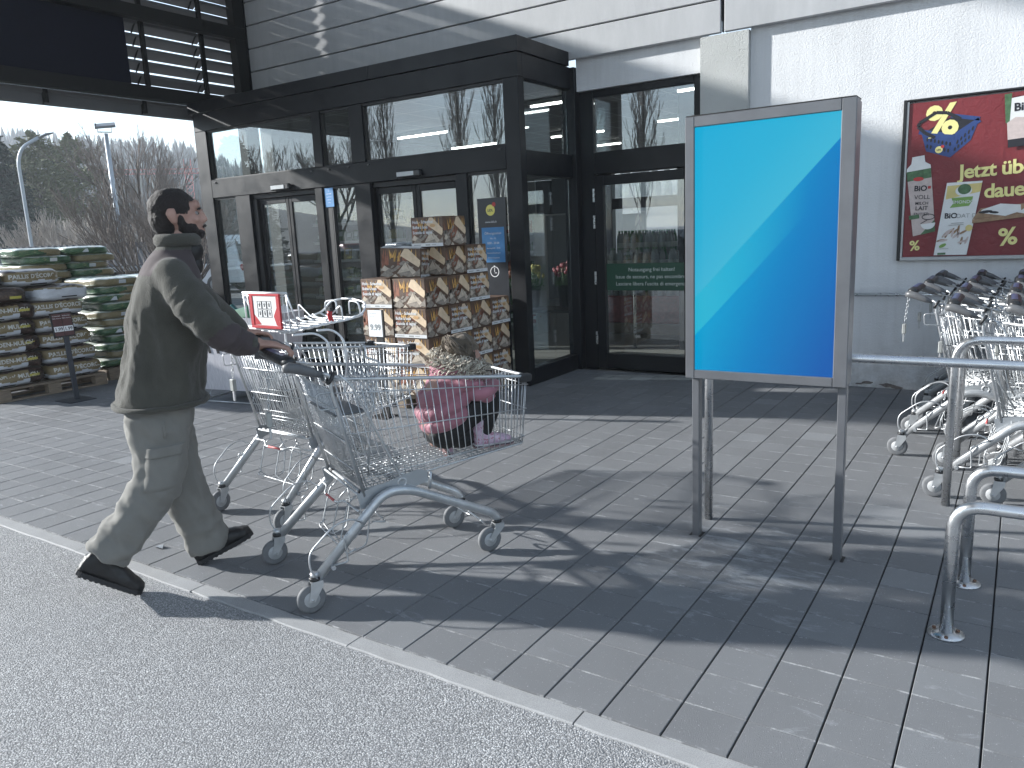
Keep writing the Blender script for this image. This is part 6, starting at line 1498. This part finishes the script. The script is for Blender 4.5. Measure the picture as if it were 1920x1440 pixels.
# parked cars
CARM = {'silver': mat('silver_car_paint', (.38, .40, .43), .3, .6, var=.03), 'white': mat('white_car_paint', (.62, .64, .66), .3, var=.03), 'dark': mat('dark_car_paint', (.02, .022, .028), .25, .3, var=.03), 'red': mat('red_car_paint', (.2, .02, .02), .28, .2, var=.03)}
CGL = mat('car_glass', (.012, .015, .018), .08, var=0); HL = mat('headlight', (.6, .62, .65), .15, var=0); TL = mat('tail_light', (.3, .012, .012), .2, var=0)
def car(label, loc, rz, col, van=False):
    t = thing('parked_van' if van else 'parked_car', label, 'van' if van else 'car', loc, rz)
    h = 1.95 if van else 1.46; L_ = 2.35 if van else 2.15
    prof = [(-L_, .35), (-L_, .78), (-L_+.08, 1.0), (-L_+.25, h-.12), (-L_+.55, h), (.55 if van else .2, h), (1.25 if van else .95, 1.02), (L_-.25, .86), (L_, .66), (L_, .35)]
    b = MB(); rings = []
    for y, s_ in ((-.86, .93), (-.80, .985), (-.5, 1), (.5, 1), (.80, .985), (.86, .93)): rings.append([(x*lerp(1, s_, .5), y*(1-.14*smooth01(.9, h, z)), .3+(z-.3)*s_) for x, z in prof])
    b.loft(rings, sm=False); b.build('body', CARM[col], t, bevel=.04)
    b = MB()
    for s_ in (-1, 1): 
        P = [(-L_+.42, 1.02), (-L_+.5, h-.14), (.4 if van else .15, h-.14), (1.0 if van else .78, 1.04)]
        b.add([(x, s_*(.868*(1-.14*smooth01(.9, h, z))+.002), z) for x, z in P], [(0, 1, 2, 3)] if s_ > 0 else [(3, 2, 1, 0)])
    b.build('side_window', CGL, t, kind='stuff')
    x0, x1 = (.60, 1.2) if van else (.26, .92); b = MB(); b.add([(x1+.03, -.7, 1.06), (x1+.03, .7, 1.06), (x0+.04, .62, h-.06), (x0+.04, -.62, h-.06)], [(0, 1, 2, 3)]); b.build('windscreen', CGL, t)
    b = MB(); b.add([(-L_+.06, .66, 1.05), (-L_+.06, -.66, 1.05), (-L_+.25, -.6, h-.16), (-L_+.25, .6, h-.16)], [(0, 1, 2, 3)]); b.build('rear_window', CGL, t)
    for x in (-1.35, 1.35):
        for s_ in (-1, 1):
            M = Matrix.Translation((x, s_*.78, .31)) @ Matrix.Rotation(math.pi/2, 4, 'X'); b = MB(); b.lathe([(.2, -.09), (.31, -.1), (.315, 0), (.31, .1), (.2, .09)], 20, M=M); w_ = b.build('wheel', BLACKL, t); b = MB(); b.lathe([(.02, -.105), (.2, -.095), (.2, .095), (.02, .105)], 12, M=M); b.build('rim', LHEAD, w_)
    for s_ in (-1, 1): b = MB(); b.ball((L_-.06, s_*.62, .68), (.08, .16, .07), 10, 6); b.build('headlight', HL, t); b = MB(); b.ball((-L_+.03, s_*.68, .85), (.06, .1, .12), 10, 6); b.build('tail_light', TL, t)
    return t
car('white van parked across the car park, seen between the man and the box post', (-24.5, 17.0, -.04), R(200), 'white', True)
car('silver car parked beside the white van', (-25.5, 20.3, -.04), R(200), 'silver')
car('white car parked across the way, mirrored in the left sliding doors', (-15.0, -4.5, -.04), R(20), 'white')
car('dark car parked across the way, mirrored in the right sliding doors', (-8.5, -6.5, -.04), R(12), 'dark')
car('silver car parked across the way, mirrored beside the info board', (-2.5, -8.5, -.04), R(8), 'silver')
car('red car parked far across the car park behind the camera', (-21.5, -9.0, -.04), R(25), 'red')

# ------------------------------------------------------------------ hazy air
hm = bpy.data.materials.new('hazy_air'); hm.use_nodes = True; hn = hm.node_tree.nodes; hn.remove(hn['Principled BSDF'])
pv_ = hn.new('ShaderNodeVolumePrincipled'); pv_.inputs['Color'].default_value = (.86, .92, 1, 1); pv_.inputs['Density'].default_value = HAZE; pv_.inputs['Anisotropy'].default_value = .2
hm.node_tree.links.new(pv_.outputs[0], hn['Material Output'].inputs['Volume'])
b = MB(); b.box(-910, 910, -910, 910, -1.1, 80); tag(b.build('haze', hm), kind='stuff')
# ------------------------------------------------------------------ inside the shop
SHELF = mat('shelf_grey', (.30, .30, .29), .5, var=.08)
PACK = [mat('pack_leaf_green', (.06, .13, .04), .35, var=.5, scale=18), mat('pack_pale', (.42, .44, .40), .35, var=.3, scale=22), mat('pack_deep_green', (.025, .07, .03), .35, var=.5, scale=20), mat('pack_red', (.26, .045, .04), .35, var=.4, scale=20), mat('pack_yellow', (.34, .27, .08), .35, var=.3, scale=20), mat('pack_card', (.5, .5, .47), .5, var=.1)]
rn = random.Random(17)
def shelf(label, loc, rz, w, levels, pack_ids, back=True):
    t = thing('shop_shelf', label, 'shelf', loc, rz); Hh = .2+levels*.27
    b = MB(); b.box(-w/2, w/2, .42, .45, .007, Hh); b.build('back_panel', SHELF, t)
    for s in (-1, 1): b = MB(); b.box(s*w/2-.015, s*w/2+.015, .0, .419, .007, Hh); b.build('side_panel', SHELF, t)
    for k in range(levels):
        z = .16+k*.27; b = MB(); b.box(-w/2+.016, w/2-.016, -.02+.015*k, .418, z, z+.02); b.box(-w/2+.016, w/2-.016, -.027+.015*k, -.021+.015*k, z-.012, z+.03); b.build('shelf_board', PACK[5], t)
        groups = {}
        x = -w/2+.06
        while x < w/2-.06:
            pw = rn.uniform(.09, .15); i = rn.choice(pack_ids); bb = groups.setdefault(i, MB()); h = rn.uniform(.12, .2)
            bb.cbox(-pw/2+.004, pw/2-.004, 0, .07, 0, h, .012, M=Matrix.Translation((x+pw/2, .03+.015*k, z+.021)) @ Matrix.Rotation(R(-14), 4, 'X') @ Matrix.Rotation(rn.uniform(-.06, .06), 4, 'Y'))
            if rn.random() < .6: groups.setdefault(1, MB()).box(-.03, .03, -.004, -.001, h*.45, h*.85, M=Matrix.Translation((x+pw/2, .03+.015*k, z+.021)) @ Matrix.Rotation(R(-14), 4, 'X'))
            x += pw
        for i, bb in groups.items(): bb.build('packets', PACK[i], t, kind='stuff')
    return t
shelf('tall shelf of green salad and plant packets behind the left sliding doors', (-8.35, 8.45, 0), R(12), 1.9, 7, [0, 1, 2, 2, 0, 4])
shelf('shelf of packets behind the narrow glass between the doors', (-6.9, 9.9, 0), R(5), 1.6, 6, [0, 2, 3, 1])
shelf('low shelf of red and pale packets far behind the emergency door', (-3.3, 13.6, 0), 0, 2.4, 4, [3, 1, 4, 1])
bd = thing('shelf_header', 'slim dark banner with a yellow disc on the salad shelf', 'sign', (-7.53, 8.15, 1.35))
b = MB(); b.cbox(-.10, .10, 0, .02, 0, .80, .004); b.build('panel', mat('banner_green', (.02, .035, .02), .5), bd); b = MB(); disc(b, 0, .66, .075, -.002); b.build('disc', YELLOW, bd); lettering('LiDL', .045, DARKP, bd, FX(0, -.004, .645), align='CENTER', bold=.03)
# flowers in buckets behind the side pane
ZB = mat('dark_bucket', (.02, .03, .024), .35, var=.1); STEM = mat('tulip_leaf', (.05, .12, .035), .5, var=.3, scale=20)
def flowers(label, loc, cols, n, seed):
    t = thing('flower_bucket', label, 'flowers', loc); r2 = random.Random(seed)
    b = MB(); b.lathe([(.10, .0), (.105, .004), (.14, .26), (.146, .265), (.134, .262), (.1, .05)], 20); b.build('bucket', ZB, t)
    st, fl = MB(), MB()
    for k in range(n):
        q, r_ = r2.uniform(0, 6.28), .17*math.sqrt(r2.random()); x, y = r_*math.cos(q), r_*math.sin(q); h = r2.uniform(.42, .52)-r_*.4
        st.tube([(x*.5, y*.5, .12), (x, y, h)], .004, 4); fl.loft([ering((x, y, h+z), rr, rr, 7) for z, rr in ((-.005, .006), (.012, .02), (.035, .021), (.055, .008))])
        a = r2.uniform(0, 6.28); st.add([(x, y, .25), (x+.015, y, .25), (x+.07*math.cos(a), y+.07*math.sin(a), h-.03)], [(0, 1, 2)])
    st.build('stems', STEM, t, kind='stuff'); fl.build('blossoms', cols, t, kind='stuff')
stand = thing('flower_stand', 'dark metal stand carrying buckets of tulips behind the side glass', 'stand', (-5.0, 8.1, 0))
b = MB(); b.cbox(-.75, .75, -.25, .25, .60, .63, .004); b.build('tray', BLACK, stand)
b = MB()
for x in (-.7, .7):
    for y in (-.2, .2): b.tube([(x, y, .007), (x, y, .599)], .014, 6)
b.build('legs', STEEL, stand, kind='stuff')
flowers('bucket of salmon pink tulips behind the side glass of the entrance', (-5.45, 8.05, .632), mat('salmon_tulip', (.42, .17, .12), .5, var=.25, scale=20), 46, 1)
flowers('bucket of yellow tulips beside the salmon pink ones', (-5.05, 8.12, .632), mat('yellow_tulip', (.46, .40, .12), .5, var=.2, scale=20), 40, 2)
flowers('bucket of dark red blossoms with white sprigs behind the tulips', (-4.65, 8.35, .632), mat('red_blossom', (.25, .05, .06), .5, var=.6, scale=50), 44, 3)
# water bottles stacked behind the emergency door
BOT = {'green': mat('green_bottle', (.03, .16, .06), .12, var=.1), 'clear': mat('clear_bottle', (.42, .47, .48), .12, var=.1), 'grey': mat('grey_bottle', (.26, .29, .29), .15, var=.1)}; BCAP = mat('bottle_cap', (.05, .2, .09), .4); BLAB = mat('bottle_label', (.5, .55, .52), .4, var=.3, scale=30)
tb = thing('bottle_table', 'pallet display of crates carrying bottled water behind the emergency door', 'display', (-4.7, 10.9, 0))
b = MB(); b.cbox(-.95, 1.0, -.5, .5, .01, .16, .01); b.build('pallet_base', WOOD, tb); b = MB(); b.cbox(-.9, .95, -.46, .46, .162, .56, .02); b.build('crate_tier', PACK[3], tb); b = MB(); b.cbox(-.8, .8, -.3, .46, .562, .92, .02); b.build('crate_tier', PACK[1], tb); b = MB(); b.cbox(-.5, .4, -.05, .46, .922, 1.17, .02); b.build('crate_tier', mat('crate_dark', (.05, .06, .06), .5), tb)
bp = {}
def bottle(kind, loc, label):
    if kind in bp: return dup(bp[kind], loc, rn.uniform(0, 6), label)
    t = bp[kind] = thing('water_bottle', label, 'bottle', loc, 0, 'water bottles behind the emergency door')
    b = MB(); b.lathe([(.036, 0), (.042, .006), (.042, .19), (.03, .25), (.014, .29), (.013, .305)], 12); b.build('bottle_body', BOT[kind], t); b = MB(); b.lathe([(.0425, .07), (.0428, .072), (.0428, .14), (.0425, .142)], 12); b.build('label', BLAB, t); b = MB(); b.lathe([(.015, .296), (.016, .30), (.015, .322)], 10); b.build('cap', BCAP, t); return t
tiers = [(.56, -.88, .92, -.40, 14, 'lowest'), (.923, -.74, .74, -.24, 12, 'middle'), (1.172, -.45, .35, 0.0, 8, 'top')]
for z, x0, x1, y, n, nm_ in tiers:
    for r_ in range(2 if nm_ != 'top' else 3):
        for k in range(n):
            kd = rn.choice(['clear', 'grey', 'clear', 'green']) if nm_ != 'top' else ('green' if r_ == 2 else rn.choice(['clear', 'green', 'grey']))
            bottle(kd, (-4.7+lerp(x0, x1, k/(n-1)), 10.9+y+r_*.10, z+.003), f'{kd} water bottle in the {nm_} tier of the display behind the emergency door')
mon = thing('wall_screen', 'switched off flat screen hanging inside behind the side glass', 'screen', (-5.2, 9.3, 1.75))
b = MB(); b.cbox(-.45, .45, 0, .05, 0, .5, .006); b.build('case', SHELF, mon); b = MB(); b.box(-.43, .43, -.003, -.001, .02, .48); b.build('panel', BLACK, mon); b = MB(); b.tube([(0, .03, .5), (0, .03, 1.37)], .015, 6); b.build('hanger', STEEL, mon)
bar = thing('barrier_gate', 'steel entry barrier with chrome posts inside the shop', 'barrier', (-4.55, 9.2, 0))
b = MB(); b.tube(fillet([(-.4, 0, .007), (-.4, 0, .95), (.4, 0, .95), (.4, 0, .007)], .1, 5), .02, 10); b.build('tube', STEEL, bar)
# litter on the paving
lit = MB(); 
pp = [(-.03, -.01, .002), (.0, -.02, .014), (.035, -.005, .003), (.02, .012, .018), (-.02, .018, .004)]
lit.add(pp+[(x, y, z-.0015) for x, y, z in pp], [(0, 1, 3, 4), (1, 2, 3), (9, 8, 6, 5), (8, 7, 6)])
tag(lit.build('paper_scrap', WHITE_P, None, (-3.72, 2.17, .002)), 'crumpled white paper scrap on the paving between the man\'s feet', 'litter')
